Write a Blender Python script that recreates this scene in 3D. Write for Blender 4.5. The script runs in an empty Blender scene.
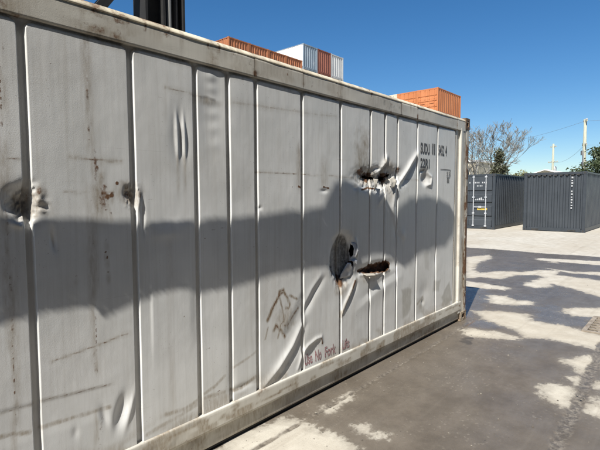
import bpy, bmesh, math, random
import numpy as np
from mathutils import Vector, Matrix, Euler, noise as mnoise
R = math.radians
random.seed(7)
S = bpy.context.scene
COL = S.collection

# ------------------------------------------------------------------ camera, sky, sun, exposure
cam_d = bpy.data.cameras.new('camera'); cam = bpy.data.objects.new('camera', cam_d); COL.objects.link(cam)
F = Vector((0.74563, 0.66302, -0.06664)); RT = Vector((0.66430, -0.74746, -0.00384)); UP = Vector((0.05236, 0.04140, 0.99777))
m4 = Matrix((RT, UP, -F)).transposed().to_4x4(); m4.translation = Vector((0, 0, 1.6385)); cam.matrix_world = m4
cam_d.sensor_width = 36.0; cam_d.lens = 27.0; cam_d.clip_start = 0.05; cam_d.clip_end = 6000
S.camera = cam
SUN_EL, SUN_OFF = R(50), R(15.5)
TO_SUN = Vector((-math.cos(SUN_OFF)*math.cos(SUN_EL), -math.sin(SUN_OFF)*math.cos(SUN_EL), math.sin(SUN_EL)))
world = bpy.data.worlds.new('World'); S.world = world; world.use_nodes = True
wn = world.node_tree.nodes; sky = wn.new('ShaderNodeTexSky'); sky.sky_type = 'NISHITA'; sky.sun_disc = False
sky.sun_elevation = SUN_EL; sky.sun_rotation = math.atan2(TO_SUN.x, TO_SUN.y) % (2*math.pi)
sky.air_density = 1.0; sky.dust_density = 0.1; sky.ozone_density = 5.0
hs = wn.new('ShaderNodeHueSaturation'); hs.inputs['Saturation'].default_value = 1.24
world.node_tree.links.new(sky.outputs[0], hs.inputs['Color']); world.node_tree.links.new(hs.outputs[0], wn['Background'].inputs[0]); wn['Background'].inputs[1].default_value = 0.070
sd = bpy.data.lights.new('sun', 'SUN'); sd.energy = 5.0; sd.angle = R(0.4); sd.color = (1.0, 0.965, 0.90)
so = bpy.data.objects.new('sun', sd); COL.objects.link(so); so.rotation_euler = TO_SUN.to_track_quat('Z', 'Y').to_euler(); so.location = (-20, -5, 25)
S.view_settings.view_transform = 'Standard'; S.view_settings.look = 'None'; S.view_settings.gamma = 1
S.view_settings.use_curve_mapping = False; S.view_settings.exposure = 0.72

# ------------------------------------------------------------------ node helpers
def newmat(name):
    m = bpy.data.materials.new(name); m.use_nodes = True
    return m, m.node_tree, m.node_tree.nodes['Principled BSDF']
def nd(nt, typ, ins=None, **kw):
    n = nt.nodes.new(typ)
    for k, v in kw.items(): setattr(n, k, v)
    for k, v in (ins or {}).items():
        if hasattr(v, 'node'): nt.links.new(v, n.inputs[k])
        else: n.inputs[k].default_value = v
    return n
def c4(c): return (c[0], c[1], c[2], 1.0)
def mth(nt, op, a, b=0.0, clamp=False):
    return nd(nt, 'ShaderNodeMath', {0: a, 1: b}, operation=op, use_clamp=clamp).outputs[0]
def mixc(nt, fac, a, b, blend='MIX'):
    n = nt.nodes.new('ShaderNodeMix'); n.data_type = 'RGBA'; n.blend_type = blend
    for i, v in ((0, fac), (6, a), (7, b)):
        if hasattr(v, 'node'): nt.links.new(v, n.inputs[i])
        else: n.inputs[i].default_value = v if i == 0 else c4(v)
    return n.outputs[2]
def ramp(nt, fac, lo, hi, a=0.0, b=1.0):
    return nd(nt, 'ShaderNodeMapRange', {0: fac, 1: lo, 2: hi, 3: a, 4: b}, interpolation_type='SMOOTHSTEP').outputs[0]
def objco(nt, scale=(1, 1, 1), kind='Object'):
    tc = nt.nodes.new('ShaderNodeTexCoord')
    return nd(nt, 'ShaderNodeMapping', {0: tc.outputs[kind], 3: scale}).outputs[0]
def noi(nt, vec, scale, detail=4.0, rough=0.55, dist=0.0):
    return nd(nt, 'ShaderNodeTexNoise', {'Vector': vec, 'Scale': scale, 'Detail': detail, 'Roughness': rough, 'Distortion': dist}).outputs[0]
def attr(nt, name):
    return nd(nt, 'ShaderNodeAttribute', attribute_name=name).outputs['Fac']
def link(nt, a, b): nt.links.new(a, b)
def bump(nt, bs, h, strength=0.3, dist=0.01):
    b = nd(nt, 'ShaderNodeBump', {'Height': h, 'Strength': strength, 'Distance': dist}); link(nt, b.outputs[0], bs.inputs['Normal'])

# ------------------------------------------------------------------ materials
def wall_paint(name, ca, cb, rough=0.5, specks=1.0):
    m, nt, bs = newmat(name)
    co = objco(nt)
    mott = noi(nt, co, 2.3, 6, 0.6)
    col = mixc(nt, ramp(nt, mott, .3, .7), ca, cb)
    st = noi(nt, objco(nt, (55, 55, 1.1)), 1.0, 5, 0.65)
    col = mixc(nt, ramp(nt, st, .42, .75, 0, .17), col, (.30, .275, .235))
    st2 = noi(nt, objco(nt, (14, 14, .6)), 1.0, 4, 0.6)
    col = mixc(nt, ramp(nt, st2, .5, .8, 0, .22), col, (.36, .32, .26))
    sc = noi(nt, objco(nt, (1.5, 1.5, 90)), 1.0, 3, .6)
    col = mixc(nt, ramp(nt, sc, .66, .78, 0, .22), col, (.28, .25, .22))
    sp = noi(nt, co, 120, 2, .5); spm = noi(nt, co, 3.1, 3, .6)
    spk = mth(nt, 'MULTIPLY', ramp(nt, sp, .69, .74), ramp(nt, spm, .46, .66, 0, .6*specks))
    col = mixc(nt, spk, col, (.13, .075, .045))
    nf = noi(nt, co, 38, 6, .7)
    nf2 = noi(nt, objco(nt, (60, 60, 14)), 1.0, 4, .7)
    d = attr(nt, 'dirt'); dm = mth(nt, 'MULTIPLY', d, ramp(nt, nf2, .25, .7, .35, 1.25), True)
    col = mixc(nt, dm, col, mixc(nt, nf, (.19, .145, .095), (.33, .27, .19)))
    p = attr(nt, 'patch'); col = mixc(nt, mth(nt, 'MULTIPLY', p, ramp(nt, nf2, .2, .6, .5, .85), True), col, (.30, .285, .245))
    r = attr(nt, 'rust'); rm = ramp(nt, mth(nt, 'ADD', r, mth(nt, 'MULTIPLY', mth(nt, 'SUBTRACT', nf, .5), 1.3)), .28, .72)
    rm = mth(nt, 'MULTIPLY', rm, ramp(nt, r, 0.02, .2), True)
    col = mixc(nt, rm, col, mixc(nt, noi(nt, co, 60, 3), (.050, .026, .014), (.21, .10, .042)))
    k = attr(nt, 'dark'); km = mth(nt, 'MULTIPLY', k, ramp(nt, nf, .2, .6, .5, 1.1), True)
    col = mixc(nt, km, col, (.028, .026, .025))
    link(nt, col, bs.inputs['Base Color'])
    rg = mth(nt, 'ADD', ramp(nt, mott, .2, .8, rough-.16, rough+.04), mth(nt, 'MULTIPLY', rm, .3), True)
    link(nt, rg, bs.inputs['Roughness']); bs.inputs['Specular IOR Level'].default_value = .5
    bump(nt, bs, mth(nt, 'ADD', noi(nt, co, 240, 3), mth(nt, 'MULTIPLY', rm, .8)), .12, .004)
    return m
M = {}
M['panel'] = wall_paint('weathered_grey_paint', (.60, .60, .58), (.69, .688, .67))
M['rail'] = wall_paint('weathered_cream_paint', (.50, .475, .42), (.60, .575, .51), .55, 1.3)
M['lip'] = wall_paint('cream_edge_paint', (.60, .53, .39), (.72, .66, .52), .6, 1.5)
def plain(name, a, b, scale=6, rough=.6, metal=0.0, stretch=(1, 1, 1), bumpv=.15, spots=None, co='Object'):
    m, nt, bs = newmat(name)
    n = noi(nt, objco(nt, stretch, co), scale, 5, .6)
    col = mixc(nt, ramp(nt, n, .3, .7), a, b)
    if spots:
        col = mixc(nt, ramp(nt, noi(nt, objco(nt, (1, 1, .4), co), spots[1], 5, .7), spots[2], spots[2]+.12, 0, .9), col, spots[0])
    link(nt, col, bs.inputs['Base Color']); bs.inputs['Roughness'].default_value = rough; bs.inputs['Metallic'].default_value = metal
    if bumpv: bump(nt, bs, noi(nt, objco(nt, stretch, co), scale*8, 3), bumpv, .01)
    return m
M['black'] = plain('dark_underframe', (.02, .019, .018), (.045, .04, .035), 8, .8)
M['sooty'] = plain('dark_torn_core', (.012, .012, .013), (.05, .047, .045), 22, .75)
M['rustcore'] = plain('rusty_torn_core', (.055, .024, .014), (.19, .08, .038), 30, .85, bumpv=.6)
M['bare'] = plain('torn_bright_sheet', (.42, .43, .45), (.62, .62, .62), 18, .38, .35)
M['flap'] = wall_paint('torn_painted_sheet', (.36, .33, .28), (.50, .47, .41), .6, 1.5)
M['letter'] = plain('black_stencil_paint', (.03, .03, .033), (.08, .08, .085), 40, .6, bumpv=0)
M['redletter'] = plain('faded_red_lettering', (.26, .08, .09), (.46, .36, .35), 45, .6, bumpv=0)
M['gapshade'] = plain('gap_shade_black', (.010, .010, .010), (.02, .02, .02), 8, .7)  # near-black that stands for the shade in the gap under the box
M['slate'] = plain('dark_slate_paint', (.037, .042, .048), (.047, .053, .060), 1.5, .42, spots=((.075, .075, .075), 5, .66))
M['slate2'] = plain('slate_frame_paint', (.029, .034, .040), (.040, .046, .053), 2.5, .45)
M['zinc'] = plain('pale_galvanised_bar', (.45, .46, .47), (.6, .6, .6), 9, .45, .4)
M['white'] = plain('white_marking', (.32, .33, .33), (.42, .42, .42), 10, .6, bumpv=0)
M['yellow'] = plain('yellow_sticker', (.42, .30, .04), (.50, .36, .07), 10, .5, bumpv=0)
M['wood'] = plain('weathered_pole_wood', (.30, .30, .22), (.42, .41, .31), 3, .85, stretch=(8, 8, .7))
M['wire'] = plain('grey_wire', (.10, .11, .13), (.14, .15, .17), 1, .6, bumpv=0)
M['insul'] = plain('pale_insulator', (.30, .31, .31), (.42, .42, .41), 2, .35, bumpv=0)
M['steel'] = plain('black_mast_paint', (.005, .005, .005), (.014, .013, .012), 3, .85, spots=((.07, .05, .035), 4, .7))
M['steel2'] = plain('worn_grey_steel', (.17, .17, .165), (.26, .255, .24), 6, .5, .3, stretch=(1, 1, .2))
M['roofwhite'] = plain('white_sheet_roof', (.72, .72, .70), (.82, .82, .80), 2, .5)
M['beige'] = plain('beige_wall', (.46, .42, .32), (.55, .50, .39), 1.2, .8, spots=((.3, .27, .2), .8, .62))
M['glass'] = plain('dark_window', (.03, .035, .04), (.05, .055, .06), 2, .15, bumpv=0)
M['bark'] = plain('pale_bark', (.12, .12, .11), (.21, .205, .185), 2.5, .9, stretch=(3, 3, .6))
M['darkbark'] = plain('dark_bark', (.06, .05, .04), (.12, .10, .08), 3, .9, stretch=(3, 3, .6))
M['grate'] = plain('grate_iron', (.20, .165, .125), (.36, .31, .25), 12, .7, .2, spots=((.16, .08, .04), 9, .58))
def boxpaint(name, a, b, spot, thr=.62):
    return plain(name, a, b, .9, .6, stretch=(1, 1, .5), spots=(spot, 2.2, thr))
M['orange'] = boxpaint('faded_orange_paint', (.41, .135, .042), (.49, .18, .068), (.58, .34, .19), .66)
M['rusto'] = boxpaint('rusty_orange_paint', (.25, .085, .03), (.37, .13, .046), (.10, .04, .02), .56)
M['brown'] = boxpaint('red_brown_paint', (.17, .055, .032), (.25, .085, .05), (.07, .03, .02), .62)
M['bluegrey'] = boxpaint('blue_grey_paint', (.16, .21, .25), (.24, .29, .33), (.55, .55, .53), .60)
M['palegrey'] = boxpaint('pale_grey_paint', (.40, .405, .39), (.52, .52, .50), (.28, .22, .18), .62)
M['offwhite'] = boxpaint('off_white_paint', (.70, .69, .66), (.80, .79, .76), (.5, .45, .38), .7)
M['cream'] = boxpaint('cream_box_paint', (.55, .50, .38), (.66, .60, .47), (.40, .3, .2), .66)
def foliage(name, a, b, rough=.55):
    m, nt, bs = newmat(name)
    oi = noi(nt, objco(nt), .9, 3); og = noi(nt, objco(nt), 9, 2)
    col = mixc(nt, mth(nt, 'ADD', mth(nt, 'MULTIPLY', oi, .5), mth(nt, 'MULTIPLY', og, .5), True), a, b)
    link(nt, col, bs.inputs['Base Color']); bs.inputs['Roughness'].default_value = rough
    return m
M['leafdark'] = foliage('dark_green_leaves', (.025, .04, .014), (.07, .09, .035))
M['leafpale'] = foliage('pale_olive_leaves', (.13, .14, .06), (.27, .26, .13))
M['leafivy'] = foliage('dull_green_leaves', (.035, .042, .022), (.10, .10, .055))

# ------------------------------------------------------------------ objects and meshes
def thing(name, label, cat, loc=(0, 0, 0), rz=0, group=None):
    o = bpy.data.objects.new(name, None); COL.objects.link(o); o.location = loc; o.rotation_euler = (0, 0, rz); o.empty_display_size = .2
    o['label'] = label; o['category'] = cat
    if group: o['group'] = group
    return o
def tag(o, label=None, cat=None, group=None, kind=None):
    for k, v in (('label', label), ('category', cat), ('group', group), ('kind', kind)):
        if v: o[k] = v
    return o
def add(name, me, parent=None):
    o = bpy.data.objects.new(name, me); COL.objects.link(o)
    if parent: o.parent = parent
    return o
class MB:
    def __init__(s): s.v = []; s.f = []; s.mi = []; s.cur = 0
    def face(s, idx): s.f.append(tuple(idx)); s.mi.append(s.cur)
    def pts(s, ps): b = len(s.v); s.v += [tuple(p) for p in ps]; return b
    def box(s, x0, y0, z0, x1, y1, z1, ch=0):
        if ch: return s.prism([(x0+ch, y0), (x1-ch, y0), (x1, y0+ch), (x1, y1-ch), (x1-ch, y1), (x0+ch, y1), (x0, y1-ch), (x0, y0+ch)], 'z', z0, z1)
        b = s.pts([(x0, y0, z0), (x1, y0, z0), (x1, y1, z0), (x0, y1, z0), (x0, y0, z1), (x1, y0, z1), (x1, y1, z1), (x0, y1, z1)])
        for q in ((0, 3, 2, 1), (4, 5, 6, 7), (0, 1, 5, 4), (1, 2, 6, 5), (2, 3, 7, 6), (3, 0, 4, 7)): s.face([b+i for i in q])
        return s
    def prism(s, prof, axis, a, c):
        n = len(prof)
        def mk(p, t): return {'x': (t, p[0], p[1]), 'y': (p[0], t, p[1]), 'z': (p[0], p[1], t)}[axis]
        b = s.pts([mk(p, a) for p in prof]+[mk(p, c) for p in prof])
        for i in range(n): j = (i+1) % n; s.face((b+i, b+j, b+n+j, b+n+i))
        s.face([b+i for i in reversed(range(n))]); s.face([b+n+i for i in range(n)])
        return s
    def tube(s, path, rad, n=6, cap=True):
        path = [Vector(p) for p in path]; rads = rad if isinstance(rad, (list, tuple)) else [rad]*len(path)
        prev = None
        for i, p in enumerate(path):
            t = (path[min(i+1, len(path)-1)]-path[max(i-1, 0)]).normalized()
            u = t.orthogonal().normalized() if prev is None else (prev-t*prev.dot(t)).normalized()
            prev = u; w = t.cross(u)
            b = s.pts([p+(u*math.cos(2*math.pi*k/n)+w*math.sin(2*math.pi*k/n))*rads[i] for k in range(n)])
            if i:
                for k in range(n): s.face((b-n+k, b-n+(k+1) % n, b+(k+1) % n, b+k))
            elif cap: s.face([b+k for k in reversed(range(n))])
        if cap: s.face([b+k for k in range(n)])
        return s
    def mesh(s, name, mats, smooth=False, recalc=True):
        me = bpy.data.meshes.new(name); me.from_pydata(s.v, [], s.f)
        for m in (mats if isinstance(mats, (list, tuple)) else [mats]): me.materials.append(m)
        me.polygons.foreach_set('material_index', s.mi)
        if recalc:
            bm = bmesh.new(); bm.from_mesh(me); bmesh.ops.recalc_face_normals(bm, faces=bm.faces); bm.to_mesh(me); bm.free()
        if smooth: me.polygons.foreach_set('use_smooth', [True]*len(me.polygons))
        me.update(); return me
    def build(s, name, mats, parent=None, smooth=False):
        return add(name, s.mesh(name, mats, smooth), parent)
def copy_tree(o, parent=None):
    kids = list(o.children); c = o.copy(); COL.objects.link(c)
    if parent: c.parent = parent
    for k in kids: copy_tree(k, c)
    return c

# ------------------------------------------------------------------ numpy noise
def hsh(i, j, seed):
    h = (i.astype(np.int64)*374761393+j.astype(np.int64)*668265263+seed*1442695041) & 0xffffffff
    h = ((h ^ (h >> 13))*1274126177) & 0xffffffff
    return ((h ^ (h >> 16)) & 0xffff)/65535.0
def vn(x, y, seed=0):
    i = np.floor(x); j = np.floor(y); u = x-i; v = y-j; u = u*u*u*(u*(u*6-15)+10); v = v*v*v*(v*(v*6-15)+10)
    return (hsh(i, j, seed)*(1-u)+hsh(i+1, j, seed)*u)*(1-v)+(hsh(i, j+1, seed)*(1-u)+hsh(i+1, j+1, seed)*u)*v
def fbm(x, y, seed=0, o=4, g=.5):
    t = 0; a = 1; s = 0
    for k in range(o): t = t+a*vn(x*2**k+k*17.3, y*2**k+k*9.1, seed+k); s += a; a *= g
    return t/s
def ss(a, b, x):
    t = np.clip((x-a)/(b-a), 0, 1); return t*t*(3-2*t)
def dline(x, z, pts):
    best = np.full(np.shape(x), 1e9); par = np.zeros(np.shape(x)); n = len(pts)-1
    for k in range(n):
        (ax, az), (bx, bz) = pts[k], pts[k+1]; dx, dz = bx-ax, bz-az; L = dx*dx+dz*dz+1e-12
        t = np.clip(((x-ax)*dx+(z-az)*dz)/L, 0, 1); dd = np.hypot(x-ax-t*dx, z-az-t*dz)
        par = np.where(dd < best, (k+t)/n, par); best = np.minimum(best, dd)
    return best, par
def inpoly(x, z, poly):
    ins = np.zeros(np.shape(x), bool); n = len(poly)
    for k in range(n):
        (ax, az), (bx, bz) = poly[k], poly[(k+1) % n]
        if az == bz: continue
        c = ((az > z) != (bz > z)) & (x < (bx-ax)*(z-az)/(bz-az)+ax); ins ^= c
    return ins
def sdpoly(x, z, poly):
    d, _ = dline(x, z, list(poly)+[poly[0]]); return np.where(inpoly(x, z, poly), d, -d)

# ------------------------------------------------------------------ ground: one sheet with damp and dry concrete
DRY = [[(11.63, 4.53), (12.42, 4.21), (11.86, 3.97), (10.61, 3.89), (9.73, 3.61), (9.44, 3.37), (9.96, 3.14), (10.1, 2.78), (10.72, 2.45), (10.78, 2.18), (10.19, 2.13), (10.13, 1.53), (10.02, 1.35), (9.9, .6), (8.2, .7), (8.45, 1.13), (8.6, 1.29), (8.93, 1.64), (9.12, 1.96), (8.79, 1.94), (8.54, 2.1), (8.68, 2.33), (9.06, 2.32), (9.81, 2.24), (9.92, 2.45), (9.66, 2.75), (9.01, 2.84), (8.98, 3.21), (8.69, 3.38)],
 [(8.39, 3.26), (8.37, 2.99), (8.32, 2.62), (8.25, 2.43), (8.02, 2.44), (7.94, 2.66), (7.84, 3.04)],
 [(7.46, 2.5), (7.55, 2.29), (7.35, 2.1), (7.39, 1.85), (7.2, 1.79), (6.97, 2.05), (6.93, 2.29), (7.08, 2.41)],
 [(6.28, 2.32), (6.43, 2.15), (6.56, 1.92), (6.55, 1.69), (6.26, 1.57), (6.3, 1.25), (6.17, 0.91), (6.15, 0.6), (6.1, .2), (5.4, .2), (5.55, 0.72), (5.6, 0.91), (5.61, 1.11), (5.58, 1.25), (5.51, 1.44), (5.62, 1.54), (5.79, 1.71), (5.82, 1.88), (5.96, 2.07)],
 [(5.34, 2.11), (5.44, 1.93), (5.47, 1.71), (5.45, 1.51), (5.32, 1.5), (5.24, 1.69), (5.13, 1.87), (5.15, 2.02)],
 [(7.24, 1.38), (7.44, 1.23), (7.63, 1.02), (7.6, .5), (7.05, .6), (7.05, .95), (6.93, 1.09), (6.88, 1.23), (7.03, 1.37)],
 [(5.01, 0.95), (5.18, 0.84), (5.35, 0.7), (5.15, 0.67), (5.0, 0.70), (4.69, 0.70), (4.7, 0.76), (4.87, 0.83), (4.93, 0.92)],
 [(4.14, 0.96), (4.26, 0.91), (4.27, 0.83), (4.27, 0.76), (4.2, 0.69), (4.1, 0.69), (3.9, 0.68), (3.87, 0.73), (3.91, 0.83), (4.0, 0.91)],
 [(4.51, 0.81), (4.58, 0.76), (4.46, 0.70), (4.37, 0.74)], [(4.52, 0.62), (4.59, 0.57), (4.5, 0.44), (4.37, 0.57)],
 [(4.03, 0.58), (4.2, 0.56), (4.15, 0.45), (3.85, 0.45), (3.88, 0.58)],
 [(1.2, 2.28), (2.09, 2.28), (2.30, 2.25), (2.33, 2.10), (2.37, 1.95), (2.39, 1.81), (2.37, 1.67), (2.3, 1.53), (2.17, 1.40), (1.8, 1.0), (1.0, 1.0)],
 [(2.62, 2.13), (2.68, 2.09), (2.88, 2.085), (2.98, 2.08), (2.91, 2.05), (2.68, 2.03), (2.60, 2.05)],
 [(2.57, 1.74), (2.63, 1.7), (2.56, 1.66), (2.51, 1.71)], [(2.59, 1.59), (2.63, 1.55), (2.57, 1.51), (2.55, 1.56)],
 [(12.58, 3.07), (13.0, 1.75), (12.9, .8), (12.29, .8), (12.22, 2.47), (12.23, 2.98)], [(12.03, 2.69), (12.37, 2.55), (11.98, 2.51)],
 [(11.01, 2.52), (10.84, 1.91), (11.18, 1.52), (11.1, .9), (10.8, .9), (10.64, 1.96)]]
JOINTS = [([(-3, .58), (3.0, .63), (4.6, .67), (5.85, .75)], .055), ([(-2, 2.09), (3.4, 2.09), (5.2, 2.12), (5.9, 2.16)], .018)]
def axis_coords(fine):
    out = []; x = fine[0][0]
    for a, b, st in fine: out += list(np.arange(a, b, st))
    return out
gx = axis_coords([(-2500, -500, 400), (-500, -60, 55), (-60, -6, 6), (-6, 1.4, .25), (1.4, 6.6, .02), (6.6, 9, .03), (9, 14.5, .055), (14.5, 24, .3), (24, 70, 4), (70, 500, 50), (500, 2600, 400)])
gy = axis_coords([(-2500, -500, 400), (-500, -60, 55), (-60, -6, 6), (-6, -.4, .2), (-.4, 2.6, .02), (2.6, 5.5, .04), (5.5, 8, .15), (8, 30, 1.5), (30, 500, 50), (500, 2600, 400)])
GX, GY = np.meshgrid(np.array(gx), np.array(gy), indexing='ij')
near = (GX > -7) & (GX < 30) & (GY > -7) & (GY < 31)
sd_ = np.full(GX.shape, -1.0)
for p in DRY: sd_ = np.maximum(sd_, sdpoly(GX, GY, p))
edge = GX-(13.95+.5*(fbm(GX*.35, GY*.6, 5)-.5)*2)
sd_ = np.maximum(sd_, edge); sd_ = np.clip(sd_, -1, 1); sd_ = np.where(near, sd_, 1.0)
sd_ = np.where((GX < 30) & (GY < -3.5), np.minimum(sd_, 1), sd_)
jd = np.zeros(GX.shape); GZ = np.where(near, .006*(fbm(GX*.7, GY*.7, 3)-.5)+.0025*(fbm(GX*9, GY*9, 8)-.5), 0.0)
for pts, w in JOINTS:
    dl, _ = dline(GX, GY, pts); dl = dl+(fbm(GX*11, GY*11, 21)-.5)*w*1.1
    k = 1-ss(w*.45, w, dl); jd = np.maximum(jd, k); GZ = GZ-k*.010*(.4+fbm(GX*22, GY*22, 4))
GRATE = (6.18, .16, 7.02, 1.0)
hole_g = (GX > GRATE[0]+.02) & (GX < GRATE[2]-.02) & (GY > GRATE[1]+.02) & (GY < GRATE[3]-.02)
GZ = np.where(hole_g, -.30, GZ)
def grid_mesh(name, X, Y, Z, mat, attrs, kill=None, flip=False):
    n, m = X.shape; me = bpy.data.meshes.new(name)
    co = np.stack([X, Y, Z], -1).reshape(-1, 3)
    ix = np.arange(n*m).reshape(n, m); q = np.stack([ix[:-1, :-1], ix[1:, :-1], ix[1:, 1:], ix[:-1, 1:]], -1).reshape(-1, 4)
    if flip: q = q[:, ::-1]
    if kill is not None: q = q[~kill.reshape(-1)]
    me.vertices.add(len(co)); me.vertices.foreach_set('co', co.astype(np.float32).ravel())
    me.loops.add(q.size); me.loops.foreach_set('vertex_index', q.astype(np.int32).ravel())
    me.polygons.add(len(q)); me.polygons.foreach_set('loop_start', np.arange(0, q.size, 4, dtype=np.int32))
    me.polygons.foreach_set('use_smooth', np.ones(len(q), bool))
    me.update(calc_edges=True)
    for k, v in attrs.items():
        a = me.attributes.new(k, 'FLOAT', 'POINT'); a.data.foreach_set('value', v.reshape(-1).astype(np.float32))
    me.materials.append(mat); return me
def ground_mat():
    m, nt, bs = newmat('yard_concrete')
    co = objco(nt)
    big = noi(nt, co, .55, 5, .6); mid = noi(nt, co, 4.5, 6, .65); fin = noi(nt, co, 60, 5, .7); grit = noi(nt, co, 230, 2, .6)
    s = attr(nt, 'dry'); j = attr(nt, 'joint')
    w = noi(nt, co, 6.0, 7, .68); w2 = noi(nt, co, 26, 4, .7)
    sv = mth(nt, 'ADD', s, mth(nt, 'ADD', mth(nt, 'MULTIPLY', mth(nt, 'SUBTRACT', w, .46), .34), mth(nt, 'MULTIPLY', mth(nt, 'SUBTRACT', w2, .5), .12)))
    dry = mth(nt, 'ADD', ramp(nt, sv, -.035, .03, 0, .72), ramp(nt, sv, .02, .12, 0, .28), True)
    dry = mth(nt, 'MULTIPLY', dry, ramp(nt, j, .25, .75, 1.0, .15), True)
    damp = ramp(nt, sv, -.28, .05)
    cd = mixc(nt, ramp(nt, mid, .3, .7), (.385, .355, .30), (.49, .46, .395))
    cd = mixc(nt, ramp(nt, big, .35, .7, 0, .5), cd, (.34, .29, .22))
    cd = mixc(nt, ramp(nt, fin, .55, .75, 0, .45), cd, (.26, .22, .17))
    cd = mixc(nt, ramp(nt, grit, .62, .75, 0, .5), cd, (.17, .145, .12))
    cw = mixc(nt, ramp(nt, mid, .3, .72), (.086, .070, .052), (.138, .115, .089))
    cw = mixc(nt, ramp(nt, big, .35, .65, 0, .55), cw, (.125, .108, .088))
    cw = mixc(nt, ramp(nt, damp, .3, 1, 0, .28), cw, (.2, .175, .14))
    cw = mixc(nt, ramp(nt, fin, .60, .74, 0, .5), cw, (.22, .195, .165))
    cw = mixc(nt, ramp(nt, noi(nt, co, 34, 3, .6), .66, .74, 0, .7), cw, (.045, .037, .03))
    trk = noi(nt, objco(nt, (.35, 7, 1)), 1.0, 5, .65)
    cd = mixc(nt, ramp(nt, trk, .52, .72, 0, .42), cd, (.25, .215, .17)); cw = mixc(nt, ramp(nt, trk, .5, .7, 0, .35), cw, (.155, .135, .11))
    peb = nd(nt, 'ShaderNodeTexVoronoi', {'Vector': co, 'Scale': 70.0}).outputs['Color']
    cw = mixc(nt, mth(nt, 'MULTIPLY', ramp(nt, nd(nt, 'ShaderNodeSeparateColor', {0: peb}).outputs[0], .90, .99, 0, .45), ramp(nt, noi(nt, co, 2.2, 4), .42, .6), True), cw, (.24, .21, .17))
    oil = ramp(nt, noi(nt, co, 1.7, 3, .5), .70, .74, 0, .75); cw = mixc(nt, oil, cw, (.04, .034, .028))
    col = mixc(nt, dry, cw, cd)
    col = mixc(nt, mth(nt, 'MULTIPLY', j, ramp(nt, fin, .3, .65, .25, .85), True), col, mixc(nt, ramp(nt, w2, .4, .65), (.06, .05, .04), (.24, .21, .17)))
    link(nt, col, bs.inputs['Base Color'])
    pud = ramp(nt, noi(nt, co, 1.3, 4, .6), .35, .62)
    rw = mth(nt, 'ADD', ramp(nt, mid, .3, .7, .42, .28), mth(nt, 'MULTIPLY', pud, .22))
    rw = mth(nt, 'MULTIPLY', rw, ramp(nt, attr(nt, 'pool'), 0, 1, 1, .25)); rg = nd(nt, 'ShaderNodeMix', {0: dry, 2: rw, 3: .92}).outputs[0]
    link(nt, rg, bs.inputs['Roughness'])
    link(nt, nd(nt, 'ShaderNodeMix', {0: dry, 2: .75, 3: .2}).outputs[0], bs.inputs['Specular IOR Level'])
    hb = mth(nt, 'ADD', mth(nt, 'MULTIPLY', fin, .6), mth(nt, 'MULTIPLY', grit, .35))
    bmp = nd(nt, 'ShaderNodeBump', {'Height': hb, 'Strength': mth(nt, 'MULTIPLY', ramp(nt, attr(nt, 'pool'), 0, .9, .38, .05), 1.0), 'Distance': .012}); link(nt, bmp.outputs[0], bs.inputs['Normal'])
    return m
POOL = [[(5.9, 2.3), (6.6, 2.2), (7.6, 2.5), (8.1, 2.75), (8.2, 3.4), (7.6, 4.6), (5.9, 4.6)], [(6.3, 1.62), (7.1, 1.75), (7.5, 1.6), (7.1, 1.0), (6.5, .95), (6.25, 1.15)], [(5.5, 2.15), (6.1, 2.1), (5.9, 1.85), (5.55, 1.75)]]
pool = np.zeros(GX.shape)
for p in POOL: pool = np.maximum(pool, .62*ss(-.12, .10, sdpoly(GX, GY, p)+.25*(fbm(GX*4, GY*4, 61, 3)-.5)))
pool = np.maximum(pool, .45*ss(5.4, 7.5, GX))
gme = grid_mesh('ground', GX, GY, GZ, ground_mat(), {'dry': sd_, 'joint': jd, 'pool': pool})
tag(add('ground', gme), kind='structure')

pb = MB(); prg = random.Random(12)
for k in range(700):
    x = 1.6+10*prg.random()**1.7; y = prg.uniform(-.2, min(2.22, 6)) if x < 5.8 else prg.uniform(-.5, 5); r_ = prg.choice((.003, .004, .004, .006, .009))*prg.uniform(.7, 1.3)
    if GRATE[0] < x < GRATE[2] and GRATE[1] < y < GRATE[3]: continue
    ring = [(x+r_*prg.uniform(.7, 1.2)*math.cos(a), y+r_*prg.uniform(.7, 1.2)*math.sin(a), .0015) for a in (0, 1.2, 2.5, 3.8, 5.0)]
    q = pb.pts(ring+[(x+r_*.2, y, .0015+r_*prg.uniform(.5, .9))])
    for i in range(5): pb.face((q+i, q+(i+1) % 5, q+5))
M['pebble'] = plain('yard_grit', (.07, .06, .05), (.22, .20, .165), 3, .9, bumpv=0)
tag(pb.build('grit', M['pebble']), kind='stuff')

# ------------------------------------------------------------------ the battered container wall
D = 2.2637; CL = Vector((2.78, D+1.22, 0))
BR = [-.24+.0, .211, .711, 1.217, 1.622, 1.869, 2.11, 2.581, 3.067, 3.521, 3.775, 4.014, 4.428, 4.917, 5.455]
BR[0] = -.035
X0, X1, Z0, Z1 = -.07, 5.43, .262, 2.432
def ridge(x, z, pts, h, w, skew=0.0):
    d, t = dline(x, z, pts); return h*np.exp(-(d/w)**1.45)*np.sin(np.pi*np.clip(t*.86+.07, 0, 1))**.6
def bowl(x, z, cx, cz, rx, rz, dep, rot=0, p=2.0):
    c, s = math.cos(rot), math.sin(rot); u = ((x-cx)*c+(z-cz)*s)/rx; v = (-(x-cx)*s+(z-cz)*c)/rz
    return -dep*np.exp(-np.power(u*u+v*v, p/2))
def crump(x, z, sc, seed):
    return np.abs(fbm(x*sc, z*sc, seed, 4, .55)-.5)*2
def mask(x, z, cx, cz, rx, rz):
    return np.exp(-(((x-cx)/rx)**2+((z-cz)/rz)**2)**2)
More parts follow.
